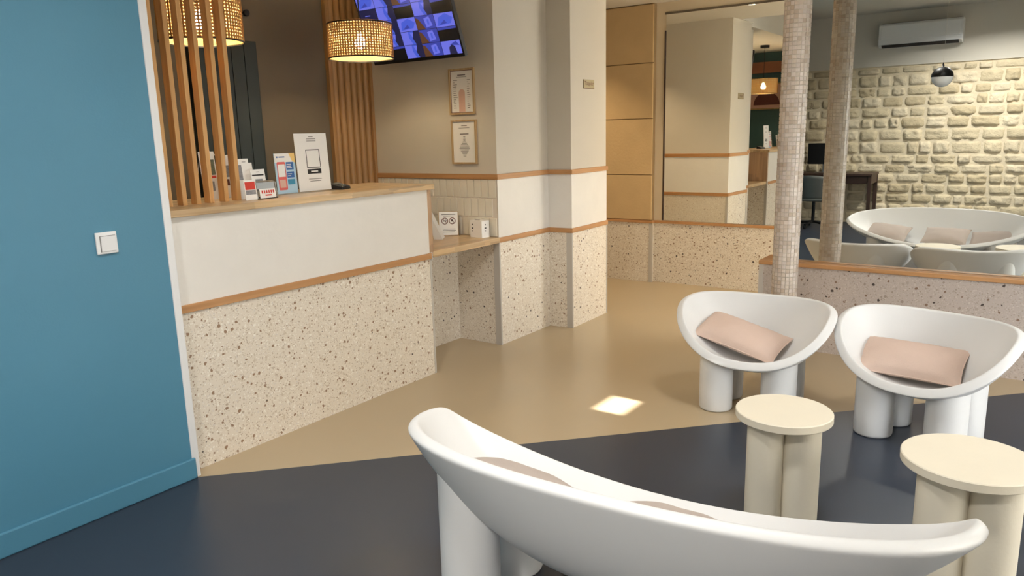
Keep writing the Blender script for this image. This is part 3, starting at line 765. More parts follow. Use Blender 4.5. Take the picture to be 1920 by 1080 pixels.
for r_ in range(NRs):
    for c_ in range(NCs):
        k = kinds[r_][c_]; a, b_ = c_ / NCs + 0.002, (c_ + 1) / NCs - 0.002; t0, t1 = r_ / NRs + 0.003, (r_ + 1) / NRs - 0.003
        q = lambda s, t: (a + (b_ - a) * s, t0 + (t1 - t0) * t)
        def P(pts, col, d): poly([q(*p) for p in pts], col, d)
        if k == 'x': P([(0, 0), (1, 0), (1, 1), (0, 1)], DRK, 0.0001); P([(0.3, 0.5), (0.6, 0.5), (0.6, 0.56), (0.3, 0.56)], LIL, 0.0003)
        elif k == 'c':
            P([(0, 0), (1, 0), (1, 1), (0, 1)], LIL, 0.0001); P([(0.42, 1), (0.72, 1), (0.80, 0.05), (0.55, 0.0), (0.40, 0.5)], BLU, 0.0002)
            P([(0.72, 0), (1, 0), (1, 1), (0.70, 1), (0.60, 0.45)], DRK, 0.0003); P([(0.5, 0.9), (0.62, 0.5), (0.7, 0.9)], LIL, 0.0004)
        elif k == 'd': P([(0, 0), (1, 0), (1, 0.85), (0, 0.8)], BLK, 0.0001); P([(0, 0.8), (1, 0.85), (1, 1), (0, 1)], MID, 0.0002)
        elif k == 'b':
            P([(0, 0), (1, 0), (1, 1), (0, 1)], LIL, 0.0001); P([(0.1, 0.1), (0.8, 0.2), (0.95, 0.6), (0.6, 0.95), (0.2, 0.7)], BLU, 0.0002); P([(0.2, 0.15), (0.6, 0.25), (0.5, 0.5)], MID, 0.0003)
        elif k == 'k':
            P([(0, 0), (1, 0), (1, 1), (0, 1)], MID, 0.0001); P([(0, 0), (0.45, 0), (0.15, 0.8), (0, 0.9)], BRN, 0.0002); P([(0.5, 0.1), (0.85, 0.2), (0.75, 0.9), (0.45, 0.8)], LIL, 0.0003); P([(0.6, 0.3), (0.7, 0.3), (0.7, 0.7), (0.6, 0.7)], BLU, 0.0004)
        else:
            P([(0, 0), (1, 0), (1, 1), (0, 1)], LIL, 0.0001); P([(0.35, 0), (0.75, 0), (0.7, 0.55), (0.55, 0.75), (0.38, 0.5)], DRK, 0.0002); P([(0.45, 0.7), (0.95, 0.6), (0.8, 0.95)], MID, 0.0003)
sc.build('screen_image', 'screen', tv)

# ------------------------------------------------------------------ flat printed things helpers
def bars(parent, frame, rects, material, name='print', d=0.0006):
    """frame = (origin, right, up, normal); rects in metres (x, y, w, h) from the lower left corner"""
    o, rx, uy, nn = frame; mm_ = MB()
    for (x, y, w_, h_) in rects:
        p = [o + rx * a + uy * b + nn * d for a, b in ((x, y), (x + w_, y), (x + w_, y + h_), (x, y + h_))]
        mm_.add(p, [(0, 1, 2, 3)])
    o_b = mm_.build(name, material, parent)
    if len(rects) > 1: o_b['kind'] = 'stuff'
    return o_b
def disc_pts(cx, cy, r, n=28, a0=0, a1=2 * math.pi): return [(cx + r * math.cos(a0 + (a1 - a0) * i / n), cy + r * math.sin(a0 + (a1 - a0) * i / n)) for i in range(n + (0 if a1 - a0 > 6.28 else 1))]
def shape(parent, frame, pts, material, name='print', d=0.0006):
    o, rx, uy, nn = frame
    return MB().add([o + rx * a + uy * b + nn * d for a, b in pts], [tuple(range(len(pts)))]).build(name, material, parent)
def ring(parent, frame, cx, cy, r0, r1, material, name='print', d=0.0007, n=32):
    o, rx, uy, nn = frame; vs = []; 
    for i in range(n):
        a = 2 * math.pi * i / n
        for q in (r0, r1): vs.append(o + rx * (cx + q * math.cos(a)) + uy * (cy + q * math.sin(a)) + nn * d)
    return MB().add(vs, [(2 * i, 2 * i + 1, (2 * i + 3) % (2 * n), (2 * i + 2) % (2 * n)) for i in range(n)]).build(name, material, parent)
def text(parent, frame, s, size, x, y, material, d=0.0008, name='lettering'):
    cu = bpy.data.curves.new('tmp', 'FONT'); cu.body = s; cu.size = size; cu.align_x = 'CENTER'
    ob = bpy.data.objects.new('tmp', cu); COL.objects.link(ob); dg = bpy.context.evaluated_depsgraph_get()
    me = bpy.data.meshes.new_from_object(ob.evaluated_get(dg)); bpy.data.objects.remove(ob)
    o, rx, uy, nn = frame; mm_ = MB(); mm_.add([o + rx * (x + v.co.x) + uy * (y + v.co.y) + nn * d for v in me.vertices], [tuple(p.vertices) for p in me.polygons])
    return mm_.build(name, material, parent)
XN = Vector((-1, 0, 0)); YR = Vector((0, -1, 0)); ZU = Vector((0, 0, 1)); XR = Vector((1, 0, 0)); YN = Vector((0, -1, 0))

# two framed notices on the side wall
def notice(label, y1, z0, h, style):
    t = thing('framed_notice', label, 'framed notice', (3.93, y1 - 0.105, z0), 0, 'framed notices on the reception side wall', world=True)
    wd = 0.21; y0 = y1 - wd; fw = 0.011
    for a in ((3.912, y0, z0, 3.929, y0 + fw, z0 + h), (3.912, y1 - fw, z0, 3.929, y1, z0 + h), (3.912, y0 + fw, z0, 3.929, y1 - fw, z0 + fw), (3.912, y0 + fw, z0 + h - fw, 3.929, y1 - fw, z0 + h)):
        MB().box(*a).build('frame_bar', 'frame_wood', t)
    MB().box(3.922, y0 + fw, z0 + fw, 3.929, y1 - fw, z0 + h - fw).build('sheet', 'paper_white', t)
    fr = (Vector((3.922, y1 - fw, z0 + fw)), YR, ZU, XN); W_, H_ = wd - 2 * fw, h - 2 * fw
    if style == 0:
        for a in ((0, 0, W_, 0.004), (0, H_ - 0.004, W_, 0.004), (0, 0.004, 0.004, H_ - 0.008), (W_ - 0.004, 0.004, 0.004, H_ - 0.008)): bars(t, fr, [a], 'ink_brown', 'border')
        pts = [(0.066, 0.006), (0.118, 0.006), (0.118, 0.125)] + [(0.092 + 0.026 * math.cos(math.pi * k / 12), 0.125 + 0.026 * math.sin(math.pi * k / 12)) for k in range(1, 12)] + [(0.066, 0.125)]
        shape(t, fr, pts, 'paper_pink', 'arch_motif')
        rr_ = random.Random(2); L = [(0.060, 0.236, 0.066, 0.007), (0.050, 0.226, 0.085, 0.003)]
        for k in range(14): L.append((0.022, 0.206 - k * 0.0135, rr_.uniform(0.012, 0.036), 0.0035)); L.append((0.138, 0.206 - k * 0.0135, rr_.uniform(0.010, 0.026), 0.0035))
        bars(t, fr, L, 'ink_grey', 'print_lines', 0.0012)
    else:
        rr_ = random.Random(4); L = [(0.072, 0.236, 0.048, 0.004), (0.05, 0.222, 0.09, 0.003), (0.058, 0.182, 0.074, 0.006)]
        for k in range(16):
            q = 0.016 + 0.07 * max(0, 1 - abs(k - 9) / 6) + rr_.uniform(0, 0.008); L.append((0.095 - q / 2, 0.166 - k * 0.0085, q, 0.003))
        bars(t, fr, L, 'ink_grey', 'print_lines', 0.0012)
notice('upper framed notice with dark inner border and pink arch motif', 3.285, 1.534, 0.292, 0)
notice('lower framed notice with small centred print, under the arch notice', 3.280, 1.213, 0.287, 1)

# small plaque on the pier
pq = thing('wall_plaque', 'small metal plaque with script lettering on the white pier', 'sign', (4.81, 2.742, 1.70), world=True)
MB().box(4.736, 2.734, 1.704, 4.886, 2.746, 1.766).build('plate', 'plaque_metal', pq, bevel=0.002)
fr = (Vector((4.736, 2.734, 1.704)), XR, ZU, YN)
text(pq, fr, 'Toppler', 0.040, 0.075, 0.024, 'ink_brown')
bars(pq, fr, [(0.0, 0.0, 0.15, 0.003), (0.0, 0.003, 0.004, 0.059)], 'ink_brown', 'edge_line', 0.0004)

# light switch on the blue wall
sw = thing('light_switch', 'white square light switch on the blue wall', 'switch', (1.367, 2.84, 1.0), world=True)
MB().box(1.328, 2.830, 1.000, 1.406, 2.840, 1.081).build('plate', 'white_plastic', sw, bevel=0.003)
MB().obox((1.371, 2.829, 1.038), (1, 0, 0), (0, 1, 0.06), (0, -0.06, 1), 0.027, 0.004, 0.028).build('rocker', 'white_plastic', sw, bevel=0.0015)
MB().box(1.341, 2.8292, 1.008, 1.344, 2.8302, 1.068).build('gap', 'ink_grey', sw); MB().box(1.344, 2.8292, 1.0655, 1.399, 2.8302, 1.068).build('gap', 'ink_grey', sw)

# ------------------------------------------------------------------ things on the counter (top 1.130)
CT = 1.130
# A4 sign
sg = thing('counter_sign', 'tall white counter sign with a framed square and black label', 'sign', (2.62, 3.13, CT), 0, world=True)
lean = R(3.2); UP = Vector((0, math.sin(lean), math.cos(lean))); NN = Vector((0, -math.cos(lean), math.sin(lean)))
o0 = Vector((2.503, 3.118, CT + 0.006))
MB().obox(o0 + XR * 0.104 + UP * 0.147 - NN * 0.002, XR, UP, NN, 0.104, 0.147, 0.002).build('card', 'paper_white', sg)
MB().box(2.503, 3.100, CT, 2.716, 3.160, CT + 0.005).build('foot', 'acrylic', sg)
fr = (o0, XR, UP, NN)
for a in ((0.062, 0.118, 0.090, 0.004), (0.062, 0.208, 0.090, 0.004), (0.062, 0.122, 0.004, 0.086), (0.148, 0.122, 0.004, 0.086)): bars(sg, fr, [a], 'ink_black', 'square_frame')
bars(sg, fr, [(0.062, 0.088, 0.090, 0.024)], 'ink_black', 'black_label')
bars(sg, fr, [(0.084, 0.097, 0.046, 0.006)], 'paper_white', 'label_print', 0.0012)
bars(sg, fr, [(0.090, 0.275, 0.03, 0.003), (0.075, 0.264, 0.060, 0.003), (0.075, 0.254, 0.060, 0.003), (0.065, 0.060, 0.085, 0.003), (0.072, 0.049, 0.072, 0.003)], 'ink_grey', 'print_lines')
# smaller blue sign
sb = thing('counter_sign', 'small counter sign with coral phone picture and blue boxes', 'sign', (2.45, 3.13, CT), 0, world=True)
o0 = Vector((2.377, 3.130, CT + 0.004))
MB().obox(o0 + XR * 0.062 + UP * 0.100 - NN * 0.002, XR, UP, NN, 0.062, 0.100, 0.002).build('card', 'paper_lightblue', sb)
MB().box(2.377, 3.112, CT, 2.500, 3.165, CT + 0.004).build('foot', 'acrylic', sb)
fr = (o0, XR, UP, NN)
bars(sb, fr, [(0.0, 0.155, 0.124, 0.045)], 'paper_white', 'header', 0.0004)
shape(sb, fr, [(0.088, 0.2), (0.124, 0.2), (0.124, 0.150), (0.105, 0.162)], 'paper_yellow', 'sun_corner', 0.0007)
bars(sb, fr, [(0.012, 0.178, 0.008, 0.008), (0.026, 0.179, 0.036, 0.006)], 'paper_blue', 'header_print', 0.0009)
shape(sb, fr, [(0.010, 0.024), (0.014, 0.018), (0.058, 0.018), (0.062, 0.024), (0.062, 0.152), (0.058, 0.158), (0.014, 0.158), (0.010, 0.152)], 'paper_coral', 'phone_picture', 0.0006)
bars(sb, fr, [(0.015, 0.084, 0.042, 0.062)], 'paper_white', 'phone_screen', 0.0009)
bars(sb, fr, [(0.018, 0.030, 0.036, 0.040)], 'paper_pink', 'phone_lower', 0.0009)
for k, (y_, h_, mm2) in enumerate(((0.118, 0.038, 'paper_blue'), (0.078, 0.030, 'paper_blue'), (0.044, 0.026, 'paper_cyan'))): bars(sb, fr, [(0.067, y_, 0.044, h_)], mm2, 'blue_box', 0.0006)
bars(sb, fr, [(0.070, 0.143, 0.028, 0.003), (0.070, 0.134, 0.024, 0.003), (0.070, 0.126, 0.03, 0.003), (0.070, 0.095, 0.026, 0.003), (0.070, 0.086, 0.02, 0.003)], 'paper_white', 'print_lines', 0.0009)
# card terminal
tm = thing('card_terminal', 'small black card terminal beside the tall counter sign', 'card terminal', (2.79, 3.13, CT), R(20))
MB().add([(-0.045, -0.035, 0), (0.045, -0.035, 0), (0.045, 0.045, 0), (-0.045, 0.045, 0), (-0.043, -0.033, 0.016), (0.043, -0.033, 0.016), (0.043, 0.043, 0.034), (-0.043, 0.043, 0.034)],
         [(0, 3, 2, 1), (4, 5, 6, 7), (0, 1, 5, 4), (1, 2, 6, 5), (2, 3, 7, 6), (3, 0, 4, 7)]).build('body', 'black_plastic', tm, bevel=0.004)
MB().obox((0, 0.022, 0.0305), (1, 0, 0), (0, 0.979, 0.205), (0, -0.205, 0.979), 0.033, 0.014, 0.0012).build('display', 'office_grey', tm)
kp = MB()
for i in range(3):
    for j in range(3): kp.obox((-0.024 + i * 0.024, -0.022 + j * 0.011, 0.0195 + j * 0.0023), (1, 0, 0), (0, 0.979, 0.205), (0, -0.205, 0.979), 0.009, 0.004, 0.0016)
kp.build('keypad', 'office_grey', tm)['kind'] = 'stuff'
# leaflets standing in holders
def leaflet(label, x, y, z0, wd, h, blocks, tilt=8, group='leaflets on the counter'):
    l = R(tilt); u = Vector((0, math.sin(l), math.cos(l))); n_ = Vector((0, -math.cos(l), math.sin(l)))
    t = thing('leaflet', label, 'leaflet', (x + wd / 2, y, z0), 0, group, world=True); o_ = Vector((x, y, z0))
    MB().obox(o_ + XR * wd / 2 + u * h / 2 - n_ * 0.0015, XR, u, n_, wd / 2, h / 2, 0.0015).build('sheet', 'paper_white', t)
    f_ = (o_, XR, u, n_)
    for (a, b, c, d, mt_) in blocks: bars(t, f_, [(a, b, c, d)], mt_, 'picture')
    return t
leaflet('red and white folded leaflet at the front edge beside the last slat', 2.088, 2.985, CT + 0.001, 0.062, 0.092, [(0.004, 0.048, 0.054, 0.036, 'paper_red'), (0.004, 0.026, 0.054, 0.020, 'photo_grey')], 6)
leaflet('tall white leaflet half hidden by the last slat', 2.115, 3.066, CT + 0.001, 0.075, 0.188, [(0.004, 0.09, 0.03, 0.07, 'photo_grey'), (0.04, 0.172, 0.02, 0.003, 'ink_grey')], 8)
leaflet('white leaflet behind the wire card stand', 2.140, 3.090, CT + 0.001, 0.085, 0.168, [(0.02, 0.140, 0.04, 0.003, 'ink_grey'), (0.02, 0.09, 0.04, 0.02, 'photo_grey')], 8)
leaflet('white leaflet with black lettering in the wire card stand', 2.166, 3.030, CT + 0.012, 0.078, 0.126, [(0.006, 0.096, 0.064, 0.006, 'ink_black'), (0.03, 0.112, 0.016, 0.003, 'ink_grey'), (0.02, 0.05, 0.04, 0.03, 'photo_grey')], 8)
leaflet('leaflet with green photograph seen between the slats', 2.030, 3.215, CT + 0.001, 0.080, 0.225, [(0.006, 0.115, 0.068, 0.072, 'photo_green'), (0.006, 0.100, 0.068, 0.012, 'paper_red'), (0.01, 0.20, 0.04, 0.004, 'ink_grey'), (0.02, 0.04, 0.04, 0.045, 'photo_grey')], 6)
leaflet('leaflet with dark picture seen between the last two slats', 2.128, 3.225, CT + 0.001, 0.080, 0.205, [(0.006, 0.10, 0.068, 0.055, 'photo_grey'), (0.02, 0.06, 0.03, 0.03, 'ink_brown')], 6)
ws_ = thing('card_stand', 'small metal wire card stand with a red lettered card', 'card stand', (2.21, 3.0, CT), world=True)
MB().tube([(2.152, 2.985, CT + 0.004), (2.262, 2.985, CT + 0.004), (2.258, 3.06, CT + 0.004), (2.156, 3.06, CT + 0.004), (2.152, 2.985, CT + 0.004)], 0.003, 6).build('base_wire', 'black_metal', ws_)
MB().tube([(2.154, 2.985, CT + 0.004), (2.146, 3.000, CT + 0.075), (2.156, 3.004, CT + 0.082), (2.250, 3.004, CT + 0.082), (2.264, 3.000, CT + 0.075), (2.262, 2.985, CT + 0.004)], 0.003, 6).build('front_wire', 'steel', ws_)
MB().obox((2.208, 3.000, CT + 0.058), (1, 0, 0), (0, 0.15, 0.99), (0, -0.99, 0.15), 0.050, 0.020, 0.001).build('metal_plate', 'steel', ws_)
MB().obox((2.208, 2.986, CT + 0.026), (1, 0, 0), (0, 0.12, 0.99), (0, -0.99, 0.12), 0.044, 0.022, 0.001).build('card', 'paper_white', ws_)
fr = (Vector((2.164, 2.9822, CT + 0.005)), XR, Vector((0, 0.12, 0.9928)), Vector((0, -0.9928, 0.12)))
bars(ws_, fr, [(0.010 + k * 0.0125, 0.022, 0.007, 0.014) for k in range(6)] + [(0.028, 0.010, 0.036, 0.006)], 'paper_red', 'card_print', 0.001)
MB().tube([(2.02, 3.30, CT + 0.002), (2.05, 3.29, CT + 0.12), (2.06, 3.27, CT + 0.21), (2.10, 3.26, CT + 0.225), (2.16, 3.26, CT + 0.19), (2.20, 3.27, CT + 0.12), (2.22, 3.28, CT + 0.002)], 0.003, 6).build('cable', 'white_plastic', smooth=True)
tag(bpy.data.objects['cable'], 'thin white cable looping up behind the leaflets', 'cable')

# ------------------------------------------------------------------ things on the niche shelf (top 0.737)
ZS = 0.7375
ns = thing('no_smoking_sign', 'small framed sign with two prohibition circles on the niche shelf', 'sign', (3.87, 3.26, ZS), 0, world=True)
l = R(8); UPn = Vector((math.sin(l) * 0.8, math.sin(l) * 0.6, math.cos(l))); RXn = Vector((0.6, -0.8, 0)).normalized(); NNn = UPn.cross(RXn).normalized() * -1
NNn = RXn.cross(UPn).normalized()
o0 = Vector((3.790, 3.315, ZS + 0.004)); Wn, Hn = 0.128, 0.158
MB().obox(o0 + RXn * Wn / 2 + UPn * Hn / 2 - NNn * 0.004, RXn, UPn, NNn, Wn / 2 + 0.003, Hn / 2 + 0.003, 0.004).build('holder', 'frame_wood', ns)
MB().obox(o0 + RXn * Wn / 2 + UPn * Hn / 2 + NNn * 0.0005, RXn, UPn, NNn, Wn / 2 - 0.001, Hn / 2 - 0.001, 0.0006).build('sheet', 'paper_white', ns)
fr = (o0, RXn, UPn, NNn)
for cx_ in (0.040, 0.090):
    ring(ns, fr, cx_, 0.096, 0.018, 0.0225, 'ink_brown', 'prohibition_ring', 0.0016)
    a = R(-45); q = 0.019
    shape(ns, fr, [(cx_ + q * math.cos(a + s), 0.096 + q * math.sin(a + s)) for s in (-0.1, 0.1, math.pi - 0.1, math.pi + 0.1)], 'ink_brown', 'prohibition_bar', 0.0017)
bars(ns, fr, [(0.027, 0.093, 0.024, 0.005), (0.046, 0.098, 0.004, 0.008)], 'ink_black', 'cigarette', 0.0015)
bars(ns, fr, [(0.080, 0.092, 0.018, 0.006), (0.084, 0.098, 0.010, 0.008)], 'ink_black', 'symbol', 0.0015)
bars(ns, fr, [(0.018, 0.138, 0.094, 0.005), (0.03, 0.128, 0.07, 0.003), (0.03, 0.040, 0.08, 0.003), (0.026, 0.032, 0.088, 0.003), (0.026, 0.020, 0.08, 0.003)], 'ink_grey', 'print_lines', 0.0016)
tc_ = thing('tent_card', 'white tent card seen edge-on on the niche shelf', 'tent card', (3.66, 3.22, ZS), 0, world=True)
for s in (0, 1):
    x0 = 3.640; pts = [(x0, 3.235, ZS), (x0 + 0.10, 3.300, ZS), (x0 + 0.085, 3.318, ZS + 0.17), (x0 - 0.015, 3.253, ZS + 0.17)] if s == 0 else [(x0 + 0.028, 3.185, ZS), (x0 + 0.128, 3.25, ZS), (x0 + 0.085, 3.316, ZS + 0.17), (x0 - 0.015, 3.251, ZS + 0.17)]
    mm_ = MB(); n_ = Vector((0.0, -0.003, 0)); mm_.add(pts + [tuple(Vector(p) + n_) for p in pts], [(0, 1, 2, 3), (7, 6, 5, 4), (0, 4, 5, 1), (1, 5, 6, 2), (2, 6, 7, 3), (3, 7, 4, 0)])
    mm_.build('leaf', 'paper_white', tc_)
MB().add([(3.640, 3.235, ZS), (3.668, 3.185, ZS), (3.625, 3.251, ZS + 0.17)], [(0, 1, 2)]).build('end_flap', 'paper_white', tc_)
bx = thing('carton', 'small white carton with tiny printed symbols on the niche shelf', 'box', (3.87, 3.03, ZS), R(-8))
MB().box(-0.035, -0.055, 0, 0.035, 0.055, 0.112).build('carton_body', 'paper_white', bx, bevel=0.0015)
fr = (Vector((-0.035, 0.055, 0)), Vector((0, -1, 0)), ZU, Vector((-1, 0, 0)))
bars(bx, fr, [(0.018, 0.082, 0.009, 0.009), (0.015, 0.058, 0.016, 0.008), (0.019, 0.040, 0.008, 0.008)], 'ink_black', 'symbols')
fr = (Vector((-0.035, -0.055, 0)), XR, ZU, YN)
bars(bx, fr, [(0.030, 0.082, 0.007, 0.009), (0.026, 0.060, 0.016, 0.008), (0.031, 0.042, 0.007, 0.008)], 'ink_black', 'symbols')
MB().box(-0.006, -0.0, 0.112, 0.006, 0.04, 0.1132).build('tab_slot', 'ink_grey', bx)

# ------------------------------------------------------------------ reception left wall: picture and panel (seen in the far mirror)
ar = thing('framed_picture', 'wood framed picture of a dark half circle on the teal wall', 'picture', (1.20, 3.56, 1.68), 0, world=True)
MB().box(1.20, 3.33, 1.69, 1.215, 3.81, 2.03).build('sheet', 'paper_pink', ar)
for a in ((1.20, 3.31, 1.67, 1.225, 3.33, 2.05), (1.20, 3.81, 1.67, 1.225, 3.83, 2.05), (1.20, 3.33, 1.67, 1.225, 3.81, 1.69), (1.20, 3.33, 2.03, 1.225, 3.81, 2.05)): MB().box(*a).build('frame_bar', 'frame_wood', ar)
fr = (Vector((1.215, 3.33, 1.69)), Vector((0, 1, 0)), ZU, Vector((1, 0, 0)))
shape(ar, fr, [(0.24 + 0.195 * math.cos(math.pi * k / 24), 0.045 + 0.195 * math.sin(math.pi * k / 24)) for k in range(25)], 'ink_brown', 'half_circle', 0.001)
wp = MB().box(1.20, 3.2, 2.20, 1.24, 4.0, 2.36).build('wall_panel', 'terracotta', bevel=0.003)
tag(wp, 'brown panel high on the teal wall above the framed picture', 'panel')
kn = thing('wall_hook', 'small black round hook on the taupe wall near the slats', 'hook', (2.93, 4.05, 2.15), 0, world=True)
MB().tube([(2.93, 4.05, 2.15), (2.93, 4.02, 2.15)], 0.008, 10).build('stem', 'black_metal', kn); MB().tube([(2.93, 4.022, 2.15), (2.93, 4.006, 2.15)], 0.019, 16).build('knob', 'black_metal', kn)

# ------------------------------------------------------------------ things behind the camera, seen in the big mirror
ac = thing('air_conditioner', 'white wall air conditioner high above the stone wall', 'air conditioner', (XS + 0.02, 1.60, 2.42), 0, world=True)
xa = XS + 0.021; prof = [(xa, 2.44), (xa + 0.13, 2.435), (xa + 0.19, 2.47), (xa + 0.205, 2.54), (xa + 0.205, 2.72), (xa + 0.18, 2.745), (xa, 2.745)]
mm_ = MB(); n = len(prof); mm_.add([(x, y, z) for y in (1.09, 2.09) for x, z in prof], [tuple(reversed(range(n))), tuple(range(n, 2 * n))] + [(i, (i + 1) % n, n + (i + 1) % n, n + i) for i in range(n)])
o = mm_.build('body', 'white_plastic', ac, bevel=0.006); bm = bmesh.new(); bm.from_mesh(o.data); bmesh.ops.recalc_face_normals(bm, faces=bm.faces); bm.to_mesh(o.data); bm.free()
MB().obox((xa + 0.165, 1.59, 2.448), (0, 1, 0), (0.84, 0, 0.5), (0.5, 0, -0.84), 0.46, 0.030, 0.004).build('outlet_flap', 'ink_black', ac)
MB().box(xa + 0.203, 1.12, 2.53, xa + 0.210, 2.06, 2.715).build('front_cover', 'white_plastic', ac, bevel=0.003)
MB().box(xa + 0.03, 1.12, 2.745, xa + 0.17, 2.06, 2.749).build('top_grille', 'ink_grey', ac)

gl = thing('globe_pendant', 'globe pendant, black upper half and white lower half, seen in mirror', 'pendant lamp', (1.30, 0.925, 0), 0)
zc, r = 1.835, 0.094
MB().lathe([(0.0 if i == 0 else r * math.sin(math.pi * i / 24), zc - r * math.cos(math.pi * i / 24)) for i in range(13)], 32, cap=False).build('glass_half', 'globe_glass', gl, smooth=True)
MB().lathe([((r + 0.002) * math.cos(math.pi * i / 24), zc + (r + 0.002) * math.sin(math.pi * i / 24)) for i in range(0, 12)] + [(0.006, zc + r + 0.03), (0.0035, zc + r + 0.04)], 32, cap=False).build('metal_half', 'black_metal', gl, smooth=True)
MB().lathe([(0.0011, zc + r + 0.03), (0.0011, CEIL - 0.02)], 6).build('cord', 'ceiling_paint', gl)
MB().lathe([(0.0, CEIL - 0.024), (0.055, CEIL - 0.024), (0.055, CEIL), (0, CEIL)], 24, cap=False).build('ceiling_rose', 'black_metal', gl)

dk = thing('desk', 'dark brown desk against the stone wall, seen in mirror', 'desk', (-1.88, 2.65, 0), 0, world=True)
MB().box(XS + 0.05, 1.99, 0.712, -1.60, 3.4, 0.740).build('desk_top', 'desk_wood', dk, bevel=0.002)
MB().box(-1.66, 2.05, 0.60, -1.64, 3.36, 0.712).build('apron', 'desk_wood', dk)
for x in (XS + 0.06, -1.67):
    for y in (1.995, 3.35): MB().box(x, y, 0, x + 0.055, y + 0.045, 0.712).build('leg', 'desk_wood', dk)
MB().box(XS + 0.115, 2.0, 0.60, -1.67, 2.02, 0.712).build('apron', 'desk_wood', dk)
mn = thing('monitor', 'black computer monitor on the dark desk, seen in mirror', 'monitor', (-1.88, 2.68, 0.74), 0, world=True)
MB().box(-1.875, 2.45, 0.862, -1.845, 2.915, 1.160).build('display', 'black_plastic', mn, bevel=0.004)
MB().box(-1.90, 2.66, 0.745, -1.875, 2.71, 0.98).build('stand', 'steel', mn); MB().box(-1.97, 2.57, 0.740, -1.80, 2.80, 0.748).build('base', 'steel', mn, bevel=0.002)
oc = thing('office_chair', 'grey shell office chair on a star base at the desk', 'chair', (-1.16, 2.66, 0), 0)
vs = []; nx, ny = 10, 8
for j in range(ny + 1):
    for i in range(nx + 1):
        u = -1 + 2 * i / nx; t = j / ny
        x = 0.04 + 0.10 * t - 0.10 * (1 - u * u) * 0 - 0.07 * u * u; zz_ = 0.40 + 0.34 * t; yy = u * (0.19 + 0.0 * t)
        vs.append((x, yy, zz_ - 0.02 * u * u * t))
mm_ = MB().add(vs, [(j * (nx + 1) + i, j * (nx + 1) + i + 1, (j + 1) * (nx + 1) + i + 1, (j + 1) * (nx + 1) + i) for j in range(ny) for i in range(nx)])
o = mm_.build('backrest', 'office_grey', oc, smooth=True); sd = o.modifiers.new('t', 'SOLIDIFY'); sd.thickness = 0.02
MB().box(-0.36, -0.19, 0.385, 0.06, 0.19, 0.42).build('seat', 'office_grey', oc, bevel=0.015)
MB().lathe([(0.022, 0.07), (0.022, 0.385)], 12, -0.13, 0).build('post', 'black_metal', oc)
for k in range(5):
    a = 2 * math.pi * k / 5 + 0.2
    MB().tube([(-0.13, 0, 0.09), (-0.13 + 0.24 * math.cos(a), 0.24 * math.sin(a), 0.062)], 0.016, 8).build('base_arm', 'black_metal', oc)
    MB().tube([(-0.13 + 0.24 * math.cos(a) - 0.012 * math.sin(a), 0.24 * math.sin(a) + 0.012 * math.cos(a), 0.026), (-0.13 + 0.24 * math.cos(a) + 0.012 * math.sin(a), 0.24 * math.sin(a) - 0.012 * math.cos(a), 0.026)], 0.026, 14).build('castor', 'black_plastic', oc)

# ------------------------------------------------------------------ recessed ceiling downlights (warm), each with its own light
def downlight(label, x, y, z, energy, size=100, color=(1.0, 0.76, 0.48)):
    t = thing('downlight', label, 'downlight', (x, y, z), 0, 'recessed ceiling downlights')
    MB().lathe([(0.030, -0.001), (0.046, -0.004), (0.048, 0.0)], 28, cap=False).build('trim_ring', 'white_plastic', t, smooth=True)
    MB().lathe([(0.0, -0.0005), (0.030, -0.0005)], 24, cap=False).build('lens', 'downlight_lens', t)
    spot('downlight_lamp', (x, y, z - 0.012), energy, R(size), 0.7, color, 0.03)
mat('downlight_lens', (1, 0.85, 0.6, 1), 0.4, emit=(1, 0.8, 0.5, 1), estr=8)
downlight('recessed downlight in the passage ceiling in front of the far mirror', 5.75, 2.35, LOW - 0.001, 23)
downlight('recessed downlight in the passage ceiling beside the limestone pilaster', 5.75, 3.6, LOW - 0.001, 50)
downlight('recessed downlight in the high ceiling near the mosaic column', 4.0, 1.45, CEIL - 0.001, 15)
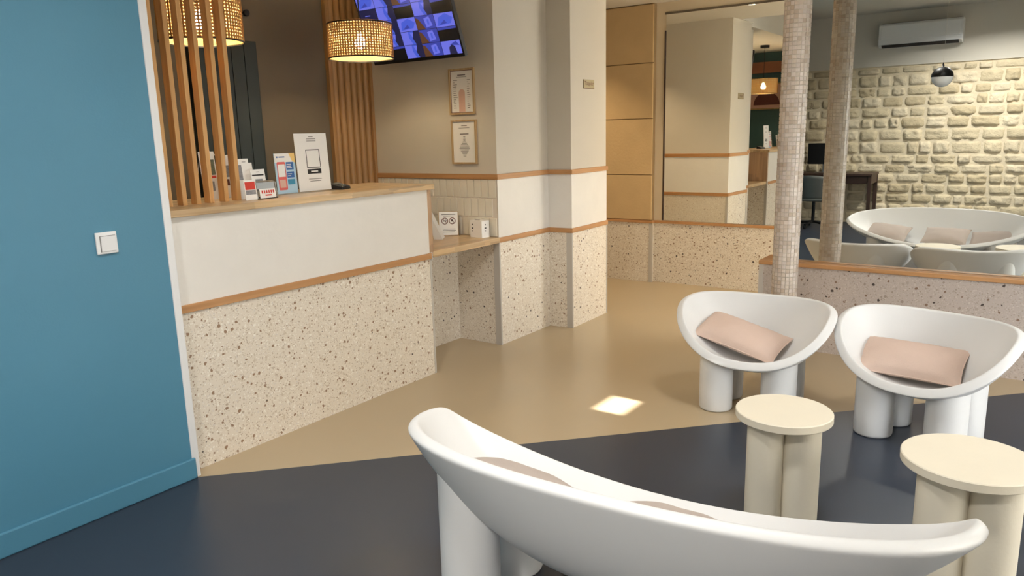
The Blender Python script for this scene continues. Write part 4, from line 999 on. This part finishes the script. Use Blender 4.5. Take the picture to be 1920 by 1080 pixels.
def ceiling_panel(label, x, y, energy):
    t = thing('ceiling_light', label, 'ceiling light', (x, y, CEIL), 0, 'round ceiling lights over the seating area')
    MB().lathe([(0.165, -0.03), (0.18, -0.03), (0.185, -0.002), (0.0, -0.002)], 40, cap=False).build('housing', 'white_plastic', t, smooth=False)
    MB().lathe([(0.0, -0.029), (0.165, -0.029)], 40, cap=False).build('diffuser', 'panel_diffuser', t)
    l = bpy.data.lights.new('ceiling_light_lamp', 'AREA'); l.shape = 'DISK'; l.size = 0.32; l.energy = energy; l.color = (1.0, 0.97, 0.93); l.spread = R(150)
    o = bpy.data.objects.new('ceiling_light_lamp', l); COL.objects.link(o); o.location = (x, y, CEIL - 0.034)
mat('panel_diffuser', (0.9, 0.9, 0.88, 1), 0.4, emit=(1, 0.95, 0.86, 1), estr=4)
ceiling_panel('added round fill light between sofa and blue wall', 0.95, 1.40, 21)  # unseen fill light, added to brighten the counter side
ceiling_panel('round ceiling light above the side tables', 2.75, 0.55, 13.5)
ceiling_panel('added round fill light in front of the stone wall', -0.85, 0.55, 62)  # unseen fill from behind the camera, added to lift stone wall and sofa
CARRIER = {'framed_notice': 'sheet', 'counter_sign': 'card', 'no_smoking_sign': 'sheet', 'framed_picture': 'sheet', 'leaflet': 'sheet', 'card_stand': 'card',
           'carton': 'carton_body', 'cushion': 'cover', 'wall_plaque': 'plate', 'light_switch': 'plate', 'wall_screen': 'casing', 'pendant_lamp': 'lamp_shade', 'card_terminal': 'body'}
SUBS = {'border', 'arch_motif', 'print_lines', 'square_frame', 'black_label', 'label_print', 'header', 'sun_corner', 'header_print', 'phone_picture', 'phone_screen', 'phone_lower', 'blue_box',
        'prohibition_ring', 'prohibition_bar', 'cigarette', 'symbol', 'half_circle', 'picture', 'card_print', 'symbols', 'tab_slot', 'piping', 'lettering', 'edge_line', 'gap', 'screen_image', 'rim_ring', 'lining', 'display', 'keypad'}
for o in list(bpy.data.objects):
    if o.parent is None and o.type == 'EMPTY' and o.name.split('.')[0] in CARRIER:
        kids = list(o.children); car = [k for k in kids if k.name.split('.')[0] == CARRIER[o.name.split('.')[0]]][0]
        for k in kids:
            if k.name.split('.')[0] in SUBS: k.parent = car
for o in bpy.data.objects:
    if '_world' in o.keys(): del o['_world']
